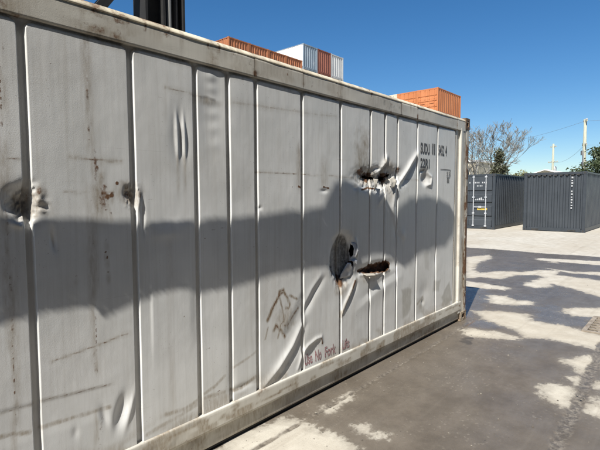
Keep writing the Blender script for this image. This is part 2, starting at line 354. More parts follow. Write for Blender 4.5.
def H(x, z):
    x = np.asarray(x, float); z = np.asarray(z, float); G = .023
    wob = .004*(fbm(z*1.7, x*0+3.3, 77, 3)-.5)
    prof = np.zeros(x.shape)
    for i in range(len(BR)-1):
        a = BR[i]+.005+wob; b = BR[i+1]-.019+wob
        if i == len(BR)-2: b = 5.405+0*wob
        cx, hx = (a+b)/2, (b-a)/2; top = 2.415; r = .035
        qx = np.abs(x-cx)-hx+r; qz = z-top+r
        sdf = r-(np.hypot(np.maximum(qx, 0), np.maximum(qz, 0))+np.minimum(np.maximum(qx, qz), 0))
        pr = ss(0, .008, sdf)
        prof = np.maximum(prof, pr)
    o = G*(prof-1)
    o = o+.0065*(fbm(x*1.6, z*1.1, 11, 3)-.5)*prof+.0018*(fbm(x*6, z*3.2, 12, 3)-.5)+.0006*(fbm(x*26, z*14, 14, 2)-.5)
    # punched dent on the first rib
    xx_, zz_ = x+.07*(fbm(x*11, z*11, 131, 3)-.5), z+.07*(fbm(x*11, z*11, 132, 3)-.5)
    o += bowl(xx_, zz_, .688, 1.595, .058, .085, .040, .25, 3)
    o += .022*(crump(xx_*.8+zz_*.5, zz_*2.4-xx_*.6, 22, 33)-.3)*mask(x, z, .695, 1.605, .075, .085)+bowl(x, z, .745, 1.62, .020, .055, -.014, .1)
    o += ridge(x, z, [(.63, 1.52), (.67, 1.505), (.70, 1.55)], .012, .014)
    o += bowl(x, z, .803, 1.43, .013, .05, .012, .12)
    o += bowl(xx_, zz_, 1.190, 1.64, .030, .05, .016, .3, 3)+.016*(crump(xx_, zz_*2+xx_*.7, 24, 35)-.3)*mask(x, z, 1.20, 1.64, .05, .065)
    o += bowl(x, z, 1.262, 1.50, .010, .09, .009)+bowl(x, z, 1.235, 1.62, .016, .05, -.012)
    o += .004*ss(1.292, 1.300, x)*(1-ss(1.54, 1.60, x))*(1-ss(1.44, 1.52, z))*ss(.6, 1.0, z)+.003*bowl(x, z, 1.40, 1.42, .09, .03, -1)
    for cx in (1.487, 1.534): o += bowl(x, z, cx, 1.975, .012, .115, -.011, .03, 3)
    o += bowl(x, z, 1.51, 1.975, .055, .16, .010)
    # folded band low on the left panels, dents
    band = ss(.665, .685, z+.02*(x-.9)+.010*(fbm(x*7, z*0, 41)-.5))-1
    band = -(1-ss(.668, .690, z+.08*(x-.72)))*ss(.50, .56, z+.07*(x-.72))*ss(.44, .56, x)*(1-ss(.98, 1.10, x))
    o += .002*band
    o += bowl(x, z, 1.105, .485, .030, .085, .015, -.25, 2.5)+bowl(x, z, 1.155, .48, .014, .09, -.007, -.3)+bowl(x, z, 1.015, .50, .018, .05, .007, .2)+bowl(x, z, .87, .47, .016, .03, .003)
    for k, zz in enumerate((2.36, 2.29, 2.22, 2.14, 2.05, 1.95)): o += bowl(x, z, 1.735+.004*k, zz, .045, .034, -.0055+.0007*k)
    o += bowl(x, z, 1.745, 2.18, .10, .30, .010)
    # long creases
    o += ridge(x, z, [(2.60, .70), (2.45, .507), (2.297, .374), (2.154, .285)], .017, .028)
    o += ridge(x, z, [(2.62, .62), (2.50, .46), (2.36, .33), (2.24, .26)], -.009, .030)
    o += ridge(x, z, [(2.84, .96), (2.73, .87), (2.63, .76), (2.58, .66)], -.011, .030)+ridge(x, z, [(2.79, .99), (2.68, .90), (2.60, .80)], .006, .025)
    o += ridge(x, z, [(2.515, .30), (2.563, .406), (2.635, .455), (2.734, .483), (2.80, .484), (2.815, .44)], .011, .015)+bowl(x, z, 2.68, .385, .075, .055, .008, .5)
    o += ridge(x, z, [(3.28, .88), (3.202, .788), (3.128, .704), (3.06, .60)], .014, .018)+ridge(x, z, [(3.31, .84), (3.235, .76), (3.16, .67)], -.009, .020)
    o += ridge(x, z, [(3.40, .70), (3.7, .80), (4.0, .86)], -.007, .05)+ridge(x, z, [(3.3, .60), (3.65, .72), (4.1, .80)], .006, .06)
    # stove-in hole
    o += bowl(xx_, zz_, 3.105, 1.09, .165, .21, .050, -.05, 5)+.014*(crump(x*2.6, z*.6, 9, 51)-.3)*mask(x, z, 3.09, 1.09, .16, .20)+ridge(x, z, [(3.28, 1.24), (3.30, 1.12), (3.27, .97)], .022, .018)+ridge(x, z, [(3.10, .90), (3.18, .95), (3.24, .99)], .016, .02)
    o += bowl(x, z, 3.62, .945, .32, .06, .020, 0, 3)+ridge(x, z, [(3.36, .915), (3.60, .885), (3.86, .90)], .018, .016)
    # ripped gash across four ribs
    o += bowl(x, z, 3.70, 1.80, .40, .095, .026, .06, 3)
    o += .028*(crump(xx_, zz_*1.5, 8.0, 61)-.33)*mask(x, z, 3.70, 1.79, .42, .13)+.014*(crump(xx_, zz_, 20, 63)-.35)*mask(x, z, 3.75, 1.77, .38, .12)
    o += ridge(x, z, [(3.99, 1.72), (4.10, 1.80), (4.26, 1.95), (4.42, 2.08)], .024, .028)+ridge(x, z, [(4.12, 1.74), (4.24, 1.86), (4.40, 2.0)], -.012, .034)
    o += ridge(x, z, [(3.59, 1.82), (3.68, 1.86), (3.79, 1.99)], .026, .028)+ridge(x, z, [(3.66, 1.80), (3.76, 1.86), (3.84, 1.95)], -.018, .025)
    o += ridge(x, z, [(4.03, 1.80), (3.95, 1.68), (3.92, 1.52), (3.96, 1.38)], .014, .035)+ridge(x, z, [(3.70, 1.74), (3.72, 1.62), (3.66, 1.55)], .012, .03)
    o += ridge(x, z, [(3.93, 1.36), (3.99, 1.25), (4.16, 1.16)], -.006, .04)+bowl(x, z, 4.13, 1.22, .05, .06, -.010)
    # rounded dent right of it
    o += bowl(x, z, 4.61, 1.815, .085, .065, .028, .2, 3)+ridge(x, z, [(4.50, 1.83), (4.50, 1.88), (4.57, 1.895), (4.66, 1.90)], -.014, .018)+ridge(x, z, [(4.68, 1.87), (4.76, 1.83), (4.74, 1.75), (4.64, 1.735)], .014, .018)
    o += bowl(x, z, 4.88, .90, .09, .10, .006)+bowl(x, z, 4.62, .55, .10, .09, .008)+bowl(x, z, 4.60, .44, .03, .03, .010)
    o += bowl(x, z, 3.28, 1.70, .03, .02, .006)+bowl(x, z, 2.84, 1.67, .045, .014, .006)+bowl(x, z, 2.13, 1.55, .02, .012, .006)
    o += bowl(x, z, 1.87, .43, .03, .10, .005)+bowl(x, z, 1.95, .345, .09, .02, .007)+bowl(x, z, 1.67, 1.0, .10, .30, .004)
    return o
HOLES = {'stove': [(3.232, 1.205), (3.262, 1.19), (3.275, 1.12), (3.255, 1.075), (3.238, 1.12)], 'stove_low': [(3.195, 1.04), (3.275, 1.065), (3.262, 1.005), (3.22, .985)],
 'slot': [(3.33, .955), (3.42, .962), (3.453, .972), (3.50, .966), (3.519, .989), (3.60, .976), (3.658, .985), (3.74, .979), (3.804, .988), (3.86, .972), (3.885, .955), (3.872, .918), (3.80, .905), (3.768, .89), (3.70, .905), (3.624, .905), (3.56, .915), (3.52, .905), (3.421, .932)],
 'gash': [(3.38, 1.803), (3.45, 1.812), (3.53, 1.806), (3.60, 1.794), (3.62, 1.786), (3.57, 1.779), (3.50, 1.781), (3.44, 1.79)],
 'gash_right': [(3.69, 1.802), (3.77, 1.806), (3.83, 1.828), (3.885, 1.846), (3.875, 1.825), (3.81, 1.80), (3.78, 1.777), (3.73, 1.768), (3.70, 1.782)]}
def paint(x, z):
    rust = np.zeros(x.shape); dirt = np.zeros(x.shape); dark = np.zeros(x.shape); patch = np.zeros(x.shape)
    nz = fbm(x*30, z*30, 91, 3); nb = fbm(x*9, z*9, 92, 3)
    def ln(pts, w, s, br=.5):
        d, _ = dline(x+(nz-.5)*.006, z+(nb-.5)*.014, pts); return s*(1-ss(w*.3, w, d))*ss(br-.18, br+.1, fbm(x*14, z*14, 93, 2)*.6+nz*.4+.12)
    def blob(cx, cz, rx, rz, s, k=.55):
        r = np.hypot((x-cx)/rx, (z-cz)/rz)+(nb-.5)*1.3*k+(nz-.5)*.6; return s*.95*(1-ss(.15, 1.2, r))
    # speckled rust trails on panels beside the ribs
    for cx, s in ((.985, .85), (.615, .9), (1.42, .25), (2.33, .22), (2.78, .3)):
        ww = .004+.006*fbm(z*5, x*0+cx*7, 95, 2)
        rust = np.maximum(rust, s*(1-ss(ww*.4, ww, np.abs(x-cx-.006*(fbm(z*3, x*0, 96)-.5))))*ss(.55, .68, vn(z*70, x*0+cx*3, 97)*.55+fbm(z*6, x*0+cx, 98, 2)*.45)*.65)
        dirt = np.maximum(dirt, .55*s*np.exp(-((x-cx)/.028)**2)*ss(.36, .62, fbm(z*3+cx, x*30, 99, 3))); rust = np.maximum(rust, .42*s*np.exp(-((x-cx)/.035)**2)*ss(.55, .75, fbm(z*9+cx, x*60, 100, 3)))
    for (cx, cz, rr) in ((1.051, 1.683, .017), (1.065, 1.627, .016), (1.058, 1.566, .014), (1.083, 1.55, .011), (1.074, 1.591, .012), (1.12, 1.704, .008), (1.053, 1.412, .010), (1.055, 1.32, .010), (.899, 1.248, .011), (1.058, 1.247, .009), (1.037, 1.566, .010), (1.02, 1.78, .010), (1.04, 1.66, .010), (1.09, 1.64, .010), (1.048, 1.352, .008)):
        rust = np.maximum(rust, blob(cx, cz, rr*1.0, rr*1.35, .8, 1.0)); dirt = np.maximum(dirt, blob(cx, cz-.03, rr*1.6, rr*4, .4))
    dirt = np.maximum(dirt, .8*np.exp(-((x-1.02)/.032)**2)*ss(1.45, 1.62, z)*(1-ss(1.80, 1.95, z))*ss(.3, .6, nb))
    rust = np.maximum(rust, .55*np.exp(-((x-1.045)/.028)**2)*np.exp(-((z-1.64)/.11)**2)); rust = np.maximum(rust, .5*np.exp(-((x-1.012)/.016)**2)*ss(1.48, 1.6, z)*(1-ss(1.80, 1.98, z))*ss(.35, .6, fbm(x*40, z*9, 143, 3)))
    # scrape lines
    for pts, w, s in (([(.891, 1.824), (1.03, 1.815), (1.145, 1.818)], .008, .8), ([(.862, 1.652), (1.0, 1.655), (1.162, 1.647)], .006, .75), ([(.56, 1.795), (.678, 1.798)], .006, .7),
                      ([(.779, .852), (.95, .875), (1.155, .899)], .010, .7), ([(1.415, 2.238), (1.65, 2.231)], .010, .6), ([(2.098, 1.795), (2.548, 1.796), (3.271, 1.784)], .007, .7), ([(2.6, 2.257), (3.0, 2.28)], .012, .45),
                      ([(4.46, 1.79), (4.10, 1.80)], .008, .6), ([(1.90, 2.23), (2.55, 2.257)], .014, .5)):
        dirt = np.maximum(dirt, ln(pts, w*.9, s*.8, .47)); rust = np.maximum(rust, ln(pts, w*.45, s*.7, .50)); dirt = np.maximum(dirt, ln(pts, w*3.2, s*.25, .45))
    for pts, w in (([(.725, .681), (.80, .672), (1.049, .653)], .012), ([(.50, .678), (.59, .680), (.69, .677)], .012)): rust = np.maximum(rust, ln(pts, w*.5, .42, .54)); dirt = np.maximum(dirt, ln(pts, w*1.1, .4, .46))
    for pts, w, s in (([(.72, .553), (.88, .55), (1.045, .53)], .012, .6), ([(.51, .58), (.60, .57), (.669, .554)], .012, .7), ([(1.364, .372), (1.50, .36), (1.608, .382)], .014, .6),
                      ([(1.647, .40), (1.72, .42), (1.806, .472)], .012, .6), ([(1.65, .37), (1.80, .36)], .016, .6), ([(1.88, .348), (1.95, .34), (2.078, .375)], .016, .7), ([(1.88, .50), (2.08, .55)], .010, .5), ([(1.25, .30), (1.5, .34), (1.6, .36)], .014, .5)):
        dirt = np.maximum(dirt, ln(pts, w*1.3, s, .40))
    dark = np.maximum(dark, ln([(1.66, 2.226), (1.70, 2.232), (1.76, 2.228)], .012, .4, .45)); dirt = np.maximum(dirt, blob(1.72, 2.21, .13, .03, .55))
    for k in range(20):
        rx_, rz_ = random.Random(k).uniform(.5, 5.3), random.Random(k+500).uniform(.35, 2.3); L = random.Random(k+900).uniform(.05, .35); a = random.Random(k+77).choice((0, 0, 0, .12, -.1, 1.3, .7, -.8))
        rust = np.maximum(rust, ln([(rx_, rz_), (rx_+L*math.cos(a), rz_+L*math.sin(a))], .004, .42, .5))
    for k in range(36):
        rx_, rz_ = random.Random(k+31).uniform(.5, 5.3), random.Random(k+531).uniform(.3, 2.4); rust = np.maximum(rust, blob(rx_, rz_, .005, .006, .7))
    # dents: grime, rust, dark marks and some painted shade
    dark = np.maximum(dark, blob(.655, 1.60, .055, .07, .5)); dirt = np.maximum(dirt, blob(.69, 1.61, .11, .11, .65)); rust = np.maximum(rust, blob(.745, 1.665, .022, .022, .6, 1.0)); dirt = np.maximum(dirt, blob(.75, 1.64, .04, .06, .6)); rust = np.maximum(rust, blob(.715, 1.64, .014, .04, .5, 1.0))  # dark blob: self-shadow of the dent's left half, put into the colour
    dirt = np.maximum(dirt, blob(1.19, 1.64, .08, .08, .75)); rust = np.maximum(rust, blob(1.245, 1.645, .014, .035, .55, 1.0)); rust = np.maximum(rust, blob(1.18, 1.64, .04, .05, .45, 1.0))
    for cx in (1.487, 1.534): dirt = np.maximum(dirt, .5*np.exp(-((x-cx)/.012)**2)*ss(1.55, 1.80, z)*(1-ss(1.84, 1.90, z))); dark = np.maximum(dark, blob(cx-.012, 1.99, .009, .09, .4))  # dirt streaks below, dark line along each ridge
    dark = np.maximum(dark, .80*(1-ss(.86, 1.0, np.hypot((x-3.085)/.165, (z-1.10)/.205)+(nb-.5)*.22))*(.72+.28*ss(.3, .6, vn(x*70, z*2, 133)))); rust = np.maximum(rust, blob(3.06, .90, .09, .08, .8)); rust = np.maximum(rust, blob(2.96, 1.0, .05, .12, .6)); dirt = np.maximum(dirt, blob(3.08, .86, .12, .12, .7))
    rust = np.maximum(rust, ss(-.028, .002, sdpoly(x, z, HOLES['slot'])+(nz-.5)*.02)*.95); rust = np.maximum(rust, blob(3.87, .90, .035, .06, .6)); dirt = np.maximum(dirt, blob(3.6, .87, .3, .05, .5))
    dg = np.maximum(sdpoly(x, z, HOLES['gash']), sdpoly(x, z, HOLES['gash_right']))
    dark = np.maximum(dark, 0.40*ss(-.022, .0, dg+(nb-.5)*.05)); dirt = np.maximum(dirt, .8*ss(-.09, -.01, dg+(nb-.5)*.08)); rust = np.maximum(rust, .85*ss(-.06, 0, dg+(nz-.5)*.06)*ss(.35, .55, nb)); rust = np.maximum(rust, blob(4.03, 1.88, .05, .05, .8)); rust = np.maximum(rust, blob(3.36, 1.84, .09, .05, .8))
    dirt = np.maximum(dirt, blob(3.38, 2.0, .16, .24, .75)); dirt = np.maximum(dirt, blob(3.30, 1.95, .05, .35, .5)); dirt = np.maximum(dirt, blob(3.85, 1.92, .2, .09, .6)); dirt = np.maximum(dirt, blob(3.85, 1.68, .12, .12, .45))
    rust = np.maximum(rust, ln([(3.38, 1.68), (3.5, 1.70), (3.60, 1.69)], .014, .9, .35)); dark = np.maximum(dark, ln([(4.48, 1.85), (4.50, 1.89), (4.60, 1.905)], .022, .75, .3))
    dirt = np.maximum(dirt, blob(4.60, 1.82, .12, .10, .45))
    for a, b, zz in ((2.53, 2.57, 1.70), (2.83, 2.90, 1.70)): rust = np.maximum(rust, ln([(a, zz), (b, zz-.01)], .012, .9, .35))
    dirt = np.maximum(dirt, .55*np.exp(-((x-2.535)/.03)**2)*ss(1.62, 1.75, z)*(1-ss(1.95, 2.08, z))); dirt = np.maximum(dirt, .4*np.exp(-((x-2.84)/.05)**2)*ss(1.66, 1.75, z)*(1-ss(1.85, 2.0, z)))
    # brown scrawl
    for pts, w, s in (([(2.199, .752), (2.25, .829), (2.302, .893)], .022, 1.0), ([(2.302, .893), (2.33, .92), (2.366, .926), (2.398, .883), (2.43, .817), (2.418, .79), (2.39, .80)], .016, .9), ([(2.323, .889), (2.354, .794), (2.364, .702)], .010, .9),
                      ([(2.259, .666), (2.28, .698), (2.331, .649), (2.373, .594)], .020, .9), ([(2.43, .885), (2.47, .865), (2.508, .849)], .014, .9), ([(2.363, .68), (2.40, .66), (2.451, .714), (2.519, .777)], .014, .8), ([(2.30, .60), (2.33, .69), (2.37, .72)], .012, .7), ([(2.20, .70), (2.17, .62)], .010, .7), ([(2.31, .90), (2.32, .935), (2.36, .94)], .02, .9)):
        dirt = np.maximum(dirt, ln(pts, w*1.1, s, .30)); rust = np.maximum(rust, ln(pts, w*.55, s*.6, .42))
    dirt = np.maximum(dirt, blob(2.37, .72, .12, .11, .6)); dark = np.maximum(dark, ln([(2.39, .64), (2.48, .74), (2.56, .86)], .05, .4, .3))
    rust = np.maximum(rust, ln([(3.275, .87), (3.23, .81)], .02, .9, .3)); dirt = np.maximum(dirt, ln([(3.30, .88), (3.14, .70), (3.07, .60)], .035, .7, .3))
    rust = np.maximum(rust, ln([(2.80, .48), (2.815, .43)], .014, .7, .3))
    # rubbed grey-tan rectangles low on the right
    for poly, s in (([(4.104, .67), (4.341, .654), (4.325, .407), (4.153, .357)], .8), ([(4.873, .64), (5.061, .637), (5.011, .501), (4.851, .515)], .7), ([(5.069, .419), (5.294, .56), (5.391, .325), (5.189, .27)], .8), ([(4.62, .98), (4.72, .98), (4.74, .78), (4.64, .80)], .4), ([(4.47, .50), (4.62, .52), (4.64, .33), (4.47, .34)], .45)):
        patch = np.maximum(patch, s*ss(-.02, .02, sdpoly(x, z, poly)+(nb-.5)*.05))
    dirt = np.maximum(dirt, ln([(4.47, .45), (4.60, .50)], .02, .7, .3)); dirt = np.maximum(dirt, blob(4.55, .40, .08, .05, .6))
    # grime gathering at the foot and under the top rail
    dirt = np.maximum(dirt, .55*(1-ss(.27, .42, z+(nb-.5)*.12))*ss(.38, .6, fbm(x*4, z*10, 94, 3))); dirt = np.maximum(dirt, .15*(1-ss(.3, .9, z))*ss(.5, .7, fbm(x*2.2, z*3, 101, 4)))
    dirt = np.maximum(dirt, 0.10*ss(.54, .70, fbm(x*1.3, z*2.2, 103, 4)))
    dirt = np.maximum(dirt, .5*ss(2.36, 2.42, z)*ss(.45, .62, fbm(x*12, z*3, 104, 3)))
    return {'rust': rust, 'dirt': dirt, 'dark': dark, 'patch': patch}
cont = thing('shipping_container', 'battered pale grey shipping container with dents and torn holes along its near side', 'shipping container', CL)
xs = np.arange(X0, X1, .007); zs = np.linspace(Z0, Z1, 270)
for b in BR[1:]: xs = np.concatenate([xs, np.arange(b-.052, b+.020, .0020)])
xs = np.unique(np.round(xs, 4)); xs = np.append(xs, X1)
keep = [0]
for i in range(1, len(xs)):
    if xs[i]-xs[keep[-1]] > .0013: keep.append(i)
xs = xs[keep]
WX, WZ = np.meshgrid(xs, zs, indexing='ij'); WO = H(WX, WZ); PA = paint(WX, WZ)
cxm = (WX[:-1, :-1]+WX[1:, 1:])/2; czm = (WZ[:-1, :-1]+WZ[1:, 1:])/2
KILL = np.zeros(cxm.shape, bool)
jit = (fbm(cxm*28, czm*28, 71, 2)-.5)*.018
for p in HOLES.values(): KILL |= (sdpoly(cxm, czm, p)+jit > 0)
cuts = [0]+[int(np.argmin(np.abs(xs-(b-.012)))) for b in BR[1:-1]]+[len(xs)-1]
for a, b in zip(cuts[:-1], cuts[1:]):
    sl = slice(a, b+1)
    me = grid_mesh('side_panel', WX[sl]-CL.x, D-WO[sl]-CL.y, WZ[sl], M['panel'], {k: v[sl] for k, v in PA.items()}, KILL[a:b])
    add('side_panel', me, cont)
def strip(name, x0, x1, prof, mat, dx=.012, painter=None, amp=.0015, seed=1):
    """sheet swept along X; prof = (out, z) pairs, bottom to top"""
    pr = [];
    for (a, b) in zip(prof[:-1], prof[1:]):
        n = max(1, int(math.hypot(b[0]-a[0], b[1]-a[1])/.012))
        pr += [(a[0]+(b[0]-a[0])*k/n, a[1]+(b[1]-a[1])*k/n) for k in range(n)]
    pr.append(prof[-1]); pr = np.array(pr); xx = np.linspace(x0, x1, max(2, int((x1-x0)/dx)))
    A, B = np.meshgrid(xx, np.arange(len(pr)), indexing='ij'); Z = pr[B, 1]; O = pr[B, 0]+amp*2*(fbm(A*3, Z*6, seed)-.5)
    at = painter(A, Z, O) if painter else {}
    return add(name, grid_mesh(name, A-CL.x, D-O-CL.y, Z, mat, at), cont)
def rail_paint(x, z, o):
    nb = fbm(x*8, z*12, 201, 4); n2 = fbm(x*22, z*22, 203, 3)
    rust = np.zeros(x.shape); dirt = .35*ss(.5, .7, fbm(x*3, z*8, 202, 4))
    for cx, w, s in ((2.09, .022, .85), (2.58, .02, .5), (1.05, .12, .42), (1.16, .08, .5), (4.06, .02, .4), (4.40, .018, .85), (3.05, .05, .3), (5.45, .03, .6), (.62, .1, .4), (1.75, .05, .4)):
        g = np.exp(-((x-cx)/w)**2); rust = np.maximum(rust, s*g*ss(.42, .6, n2)); dirt = np.maximum(dirt, .7*g*ss(.3, .55, nb))
    rust = np.maximum(rust, .75*ss(2.575, 2.588, z)*ss(.52, .62, nb)); dirt = np.maximum(dirt, .45*ss(2.50, 2.59, z)*ss(.45, .6, nb))
    rust = np.maximum(rust, .48*ss(.62, .78, vn(x*24, z*2.5, 208))*ss(.45, .62, fbm(x*1.7, z*0+2, 209, 3))*ss(2.46, 2.55, z))
    drip = ss(.60, .75, vn(x*38, z*0, 207))*ss(2.44, 2.56, z); dirt = np.maximum(dirt, .40*drip)
    rust = np.maximum(rust, .55*ss(.70, .78, n2)*ss(.52, .66, nb))
    return {'rust': rust, 'dirt': dirt, 'dark': .35*ss(.74, .82, nb), 'patch': 0*x}
def sill_paint(x, z, o):
    nb = fbm(x*7, z*16, 211, 4); n2 = fbm(x*20, z*26, 213, 3); n3 = fbm(x*2.2, z*5, 214, 3)
    dirt = .75*ss(.46, .62, nb)*ss(.35, .6, n3)+.25*(1-ss(.05, .2, z)); rust = .45*ss(.62, .74, n2)*ss(.5, .66, nb)+.6*np.exp(-((x-5.7)/.12)**2)*ss(.4, .6, n2)
    dirt = np.maximum(dirt, .8*(np.abs(z-.215-.02*np.sin(x*5))<.008)*ss(.45, .55, nb)); dirt = np.where((x > 4.1) & (x < 4.9), np.maximum(dirt, .7*ss(.4, .5, nb)), dirt)
    dirt = np.maximum(dirt, .55*(z < .148)*ss(.2, .6, nb+.1))
    return {'rust': rust, 'dirt': np.clip(dirt, 0, 1), 'dark': .2*ss(.70, .78, nb), 'patch': 0*x}
# top rail in welded lengths, with the rolled edge along its top
br = [-.05, 2.09, 2.58, 4.06, 4.40, 5.45]; pro = [.0075, .009, .0075, .0095, .0075]
for k in range(5):
    o_ = pro[k]; strip('top_rail', br[k], br[k+1]-.002, [(-.03, 2.424), (o_, 2.424), (o_, 2.545), (o_-.004, 2.552), (-.03, 2.555)], M['rail'], painter=rail_paint, seed=k+20)
strip('roof_edge', -.25, 5.81, [(.003, 2.546), (.0100, 2.549), (.0105, 2.556), (.004, 2.566), (-.012, 2.583), (-.035, 2.594), (-.10, 2.596)], M['lip'], painter=rail_paint, seed=40, amp=.002)
strip('bottom_rail', -.05, 5.63, [(-.02, .150), (.012, .150), (.013, .205), (.013, .262), (.010, .270), (-.03, .272)], M['rail'], painter=sill_paint, seed=50)
strip('sill_beam', -.05, 5.63, [(-.20, .035), (-.014, .035), (-.010, .045), (-.010, .152)], M['rail'], painter=sill_paint, seed=52)
b = MB(); b.box(-.04-CL.x, D+.03-CL.y, .008, 5.62-CL.x, D+.08-CL.y, .034); b.build('gap_shade_strip', M['gapshade'], cont)  # black strip standing in for shade in the gap above the ground
# right-hand corner: recessed strip, proud post, castings with slotted holes
def post_paint(x, z, o):
    nb = fbm(x*14, z*5, 221, 4); e = ss(5.68, 5.78, x+(nb-.5)*.16+(fbm(x*30, z*22, 225, 3)-.5)*.06)
    rust = np.maximum(.85*e*ss(.3, .6, fbm(x*9, z*7, 226, 4)+.12), .35*ss(.62, .74, fbm(x*25, z*12, 223, 3))); rust = np.maximum(rust, .6*np.exp(-((x-5.415)/.012)**2)*ss(.4, .55, nb)); rust = np.maximum(rust, 1.0*ss(2.40, 2.52, z)*ss(5.66, 5.72, x))
    return {'rust': rust, 'dirt': np.clip(.75*ss(5.62, 5.66, x)*ss(.25, .6, nb)+.3*ss(.5, .7, nb), 0, 1), 'dark': .65*ss(5.75, 5.80, x)*ss(.45, .6, nb)+.7*ss(2.43, 2.50, z)*ss(5.745, 5.77, x), 'patch': 0*x}
def vstrip(name, prof, z0, z1, mat, seed):
    pr = []
    for (a, b2) in zip(prof[:-1], prof[1:]):
        n = max(1, int(math.hypot(b2[0]-a[0], b2[1]-a[1])/.006)); pr += [(a[0]+(b2[0]-a[0])*k/n, a[1]+(b2[1]-a[1])*k/n) for k in range(n)]
    pr.append(prof[-1]); pr = np.array(pr); zz = np.linspace(z0, z1, max(2, int((z1-z0)/.012)))
    A, B = np.meshgrid(np.arange(len(pr)), zz, indexing='ij'); X = pr[A, 0]; O = pr[A, 1]+.003*(fbm(X*4, B*2.5, seed)-.5)
    at = post_paint(X, B, O); return add(name, grid_mesh(name, X-CL.x, D-O-CL.y, B, mat, at), cont)
vstrip('edge_channel', [(5.40, -.020), (5.42, -.020), (5.424, -.006), (5.47, -.006), (5.475, -.016), (5.555, -.016)], .27, 2.43, M['rail'], 61)
vstrip('corner_post', [(5.552, -.03), (5.556, .006), (5.565, .012), (5.62, .010), (5.635, .004), (5.725, .004), (5.735, .010), (5.80, .010), (5.812, .0), (5.812, -.20)], .12, 2.46, M['rail'], 63)
def casting(name, x0, x1, z0, z1, hx, hz, mat, out=.014):
    """block with a stadium-shaped hole in its front and open right end"""
    mb = MB(); n = 12; cx, cz = (x0+x1)/2, (z0+z1)/2; yf = D-out-CL.y; yb = yf+.03
    hole = [(cx+hx*math.copysign(abs(math.cos(2*math.pi*(k+.5)/n))**.6, math.cos(2*math.pi*(k+.5)/n)), cz+hz*math.copysign(abs(math.sin(2*math.pi*(k+.5)/n))**.6, math.sin(2*math.pi*(k+.5)/n))) for k in range(n)]
    def onrect(k):
        a = 2*math.pi*(k+.5)/n; c, s = math.cos(a), math.sin(a); t = max(abs(c)/((x1-x0)/2), abs(s)/((z1-z0)/2)); return (cx+c/t, cz+s/t)
    rc = [onrect(k) for k in range(n)]
    a = mb.pts([(p[0]-CL.x, yf, p[1]) for p in rc]); h_ = mb.pts([(p[0]-CL.x, yf, p[1]) for p in hole]); i_ = mb.pts([(p[0]-CL.x, yb, p[1]) for p in hole])
    for k in range(n):
        j = (k+1) % n; mb.face((a+k, a+j, h_+j, h_+k)); mb.face((h_+k, h_+j, i_+j, i_+k))
    corners = [(x0, z0), (x1, z0), (x1, z1), (x0, z1)]
    for c in corners:      # fill the rectangle corners the ring cuts off
        ks = sorted(range(n), key=lambda k: math.hypot(rc[k][0]-c[0], rc[k][1]-c[1]))[:2]; q = mb.pts([(c[0]-CL.x, yf, c[1])]); mb.face((a+ks[0], a+ks[1], q))
    mb.cur = 1; mb.box(x0+.004-CL.x, yb+.001, z0+.004, x1-.004-CL.x, yb+.14, z1-.004); mb.cur = 0
    for (xa, xb, za, zb) in ((x0, x1, z0, z0+.003), (x0, x1, z1-.003, z1), (x0, x0+.003, z0+.003, z1-.003), (x1-.003, x1, z0+.003, z1-.003)): mb.box(xa-CL.x, yf+.0004, za, xb-CL.x, yf+.16, zb)
    return mb.build(name, [mat, M['black']], cont)
M['castrust'] = plain('rusted_casting', (.16, .09, .045), (.42, .36, .27), 14, .8, spots=((.05, .028, .018), 12, .52))
M['castdark'] = plain('dark_rusted_casting', (.05, .032, .022), (.17, .10, .055), 16, .85, spots=((.02, .015, .012), 12, .5))
casting('corner_casting', 5.635, 5.816, .004, .120, .045, .032, M['castrust'])
casting('corner_casting', 5.69, 5.816, 2.46, 2.60, .03, .04, M['castdark'])
casting('corner_casting', -.25, -.07, .004, .120, .045, .032, M['castrust'])
b = MB(); b.box(-.25-CL.x, D-.008-CL.y, .122, -.075-CL.x, D+.16-CL.y, 2.556); b.build('corner_post', M['rail'], cont)
b = MB(); b.box(5.453-CL.x, D-.009-CL.y, 2.432, 5.688-CL.x, D+.03-CL.y, 2.557); b.build('post_cap', M['rail'], cont)
# the rest of the box: roof, floor, far side, ends, inner lining
b = MB(); b.box(-.25-CL.x, D+.1-CL.y, 2.575, 5.81-CL.x, 1.22, 2.593); b.build('roof', M['rail'], cont)
b = MB(); b.box(-.25-CL.x, D+.20-CL.y, .05, 5.81-CL.x, 1.20, .14); b.build('floor', M['black'], cont)
b = MB(); b.box(-.25-CL.x, 1.16, .14, 5.81-CL.x, 1.22, 2.57); b.build('far_side_wall', M['rail'], cont)
for xx in (-.245, 5.765): b = MB(); b.box(xx-CL.x, D+.16-CL.y, .14, xx+.04-CL.x, 1.155, 2.57); b.build('end_wall', M['rail'], cont)
for xx in (-.25, 5.63):
    b = MB(); b.box(xx-CL.x, 1.045, .004, xx+.18-CL.x, 1.218, .122); b.build('corner_casting', M['castrust'], cont)
def lining(poly, mat, depth, seed):
    px = [p[0] for p in poly]; pz = [p[1] for p in poly]
    A, B = np.meshgrid(np.linspace(min(px)-.10, max(px)+.10, 40), np.linspace(min(pz)-.10, max(pz)+.10, 34), indexing='ij')
    O = -depth-.05*(crump(A, B, 11, seed)-.3)-.02*fbm(A*40, B*40, seed+3, 2)
    add('inner_lining', grid_mesh('inner_lining', A-CL.x, D-O-CL.y, B, mat, {}), cont)
lining(HOLES['stove']+HOLES['stove_low'], M['sooty'], .17, 301); lining(HOLES['slot'], M['rustcore'], .045, 303); lining(HOLES['gash']+HOLES['gash_right'], M['rustcore'], .11, 305)
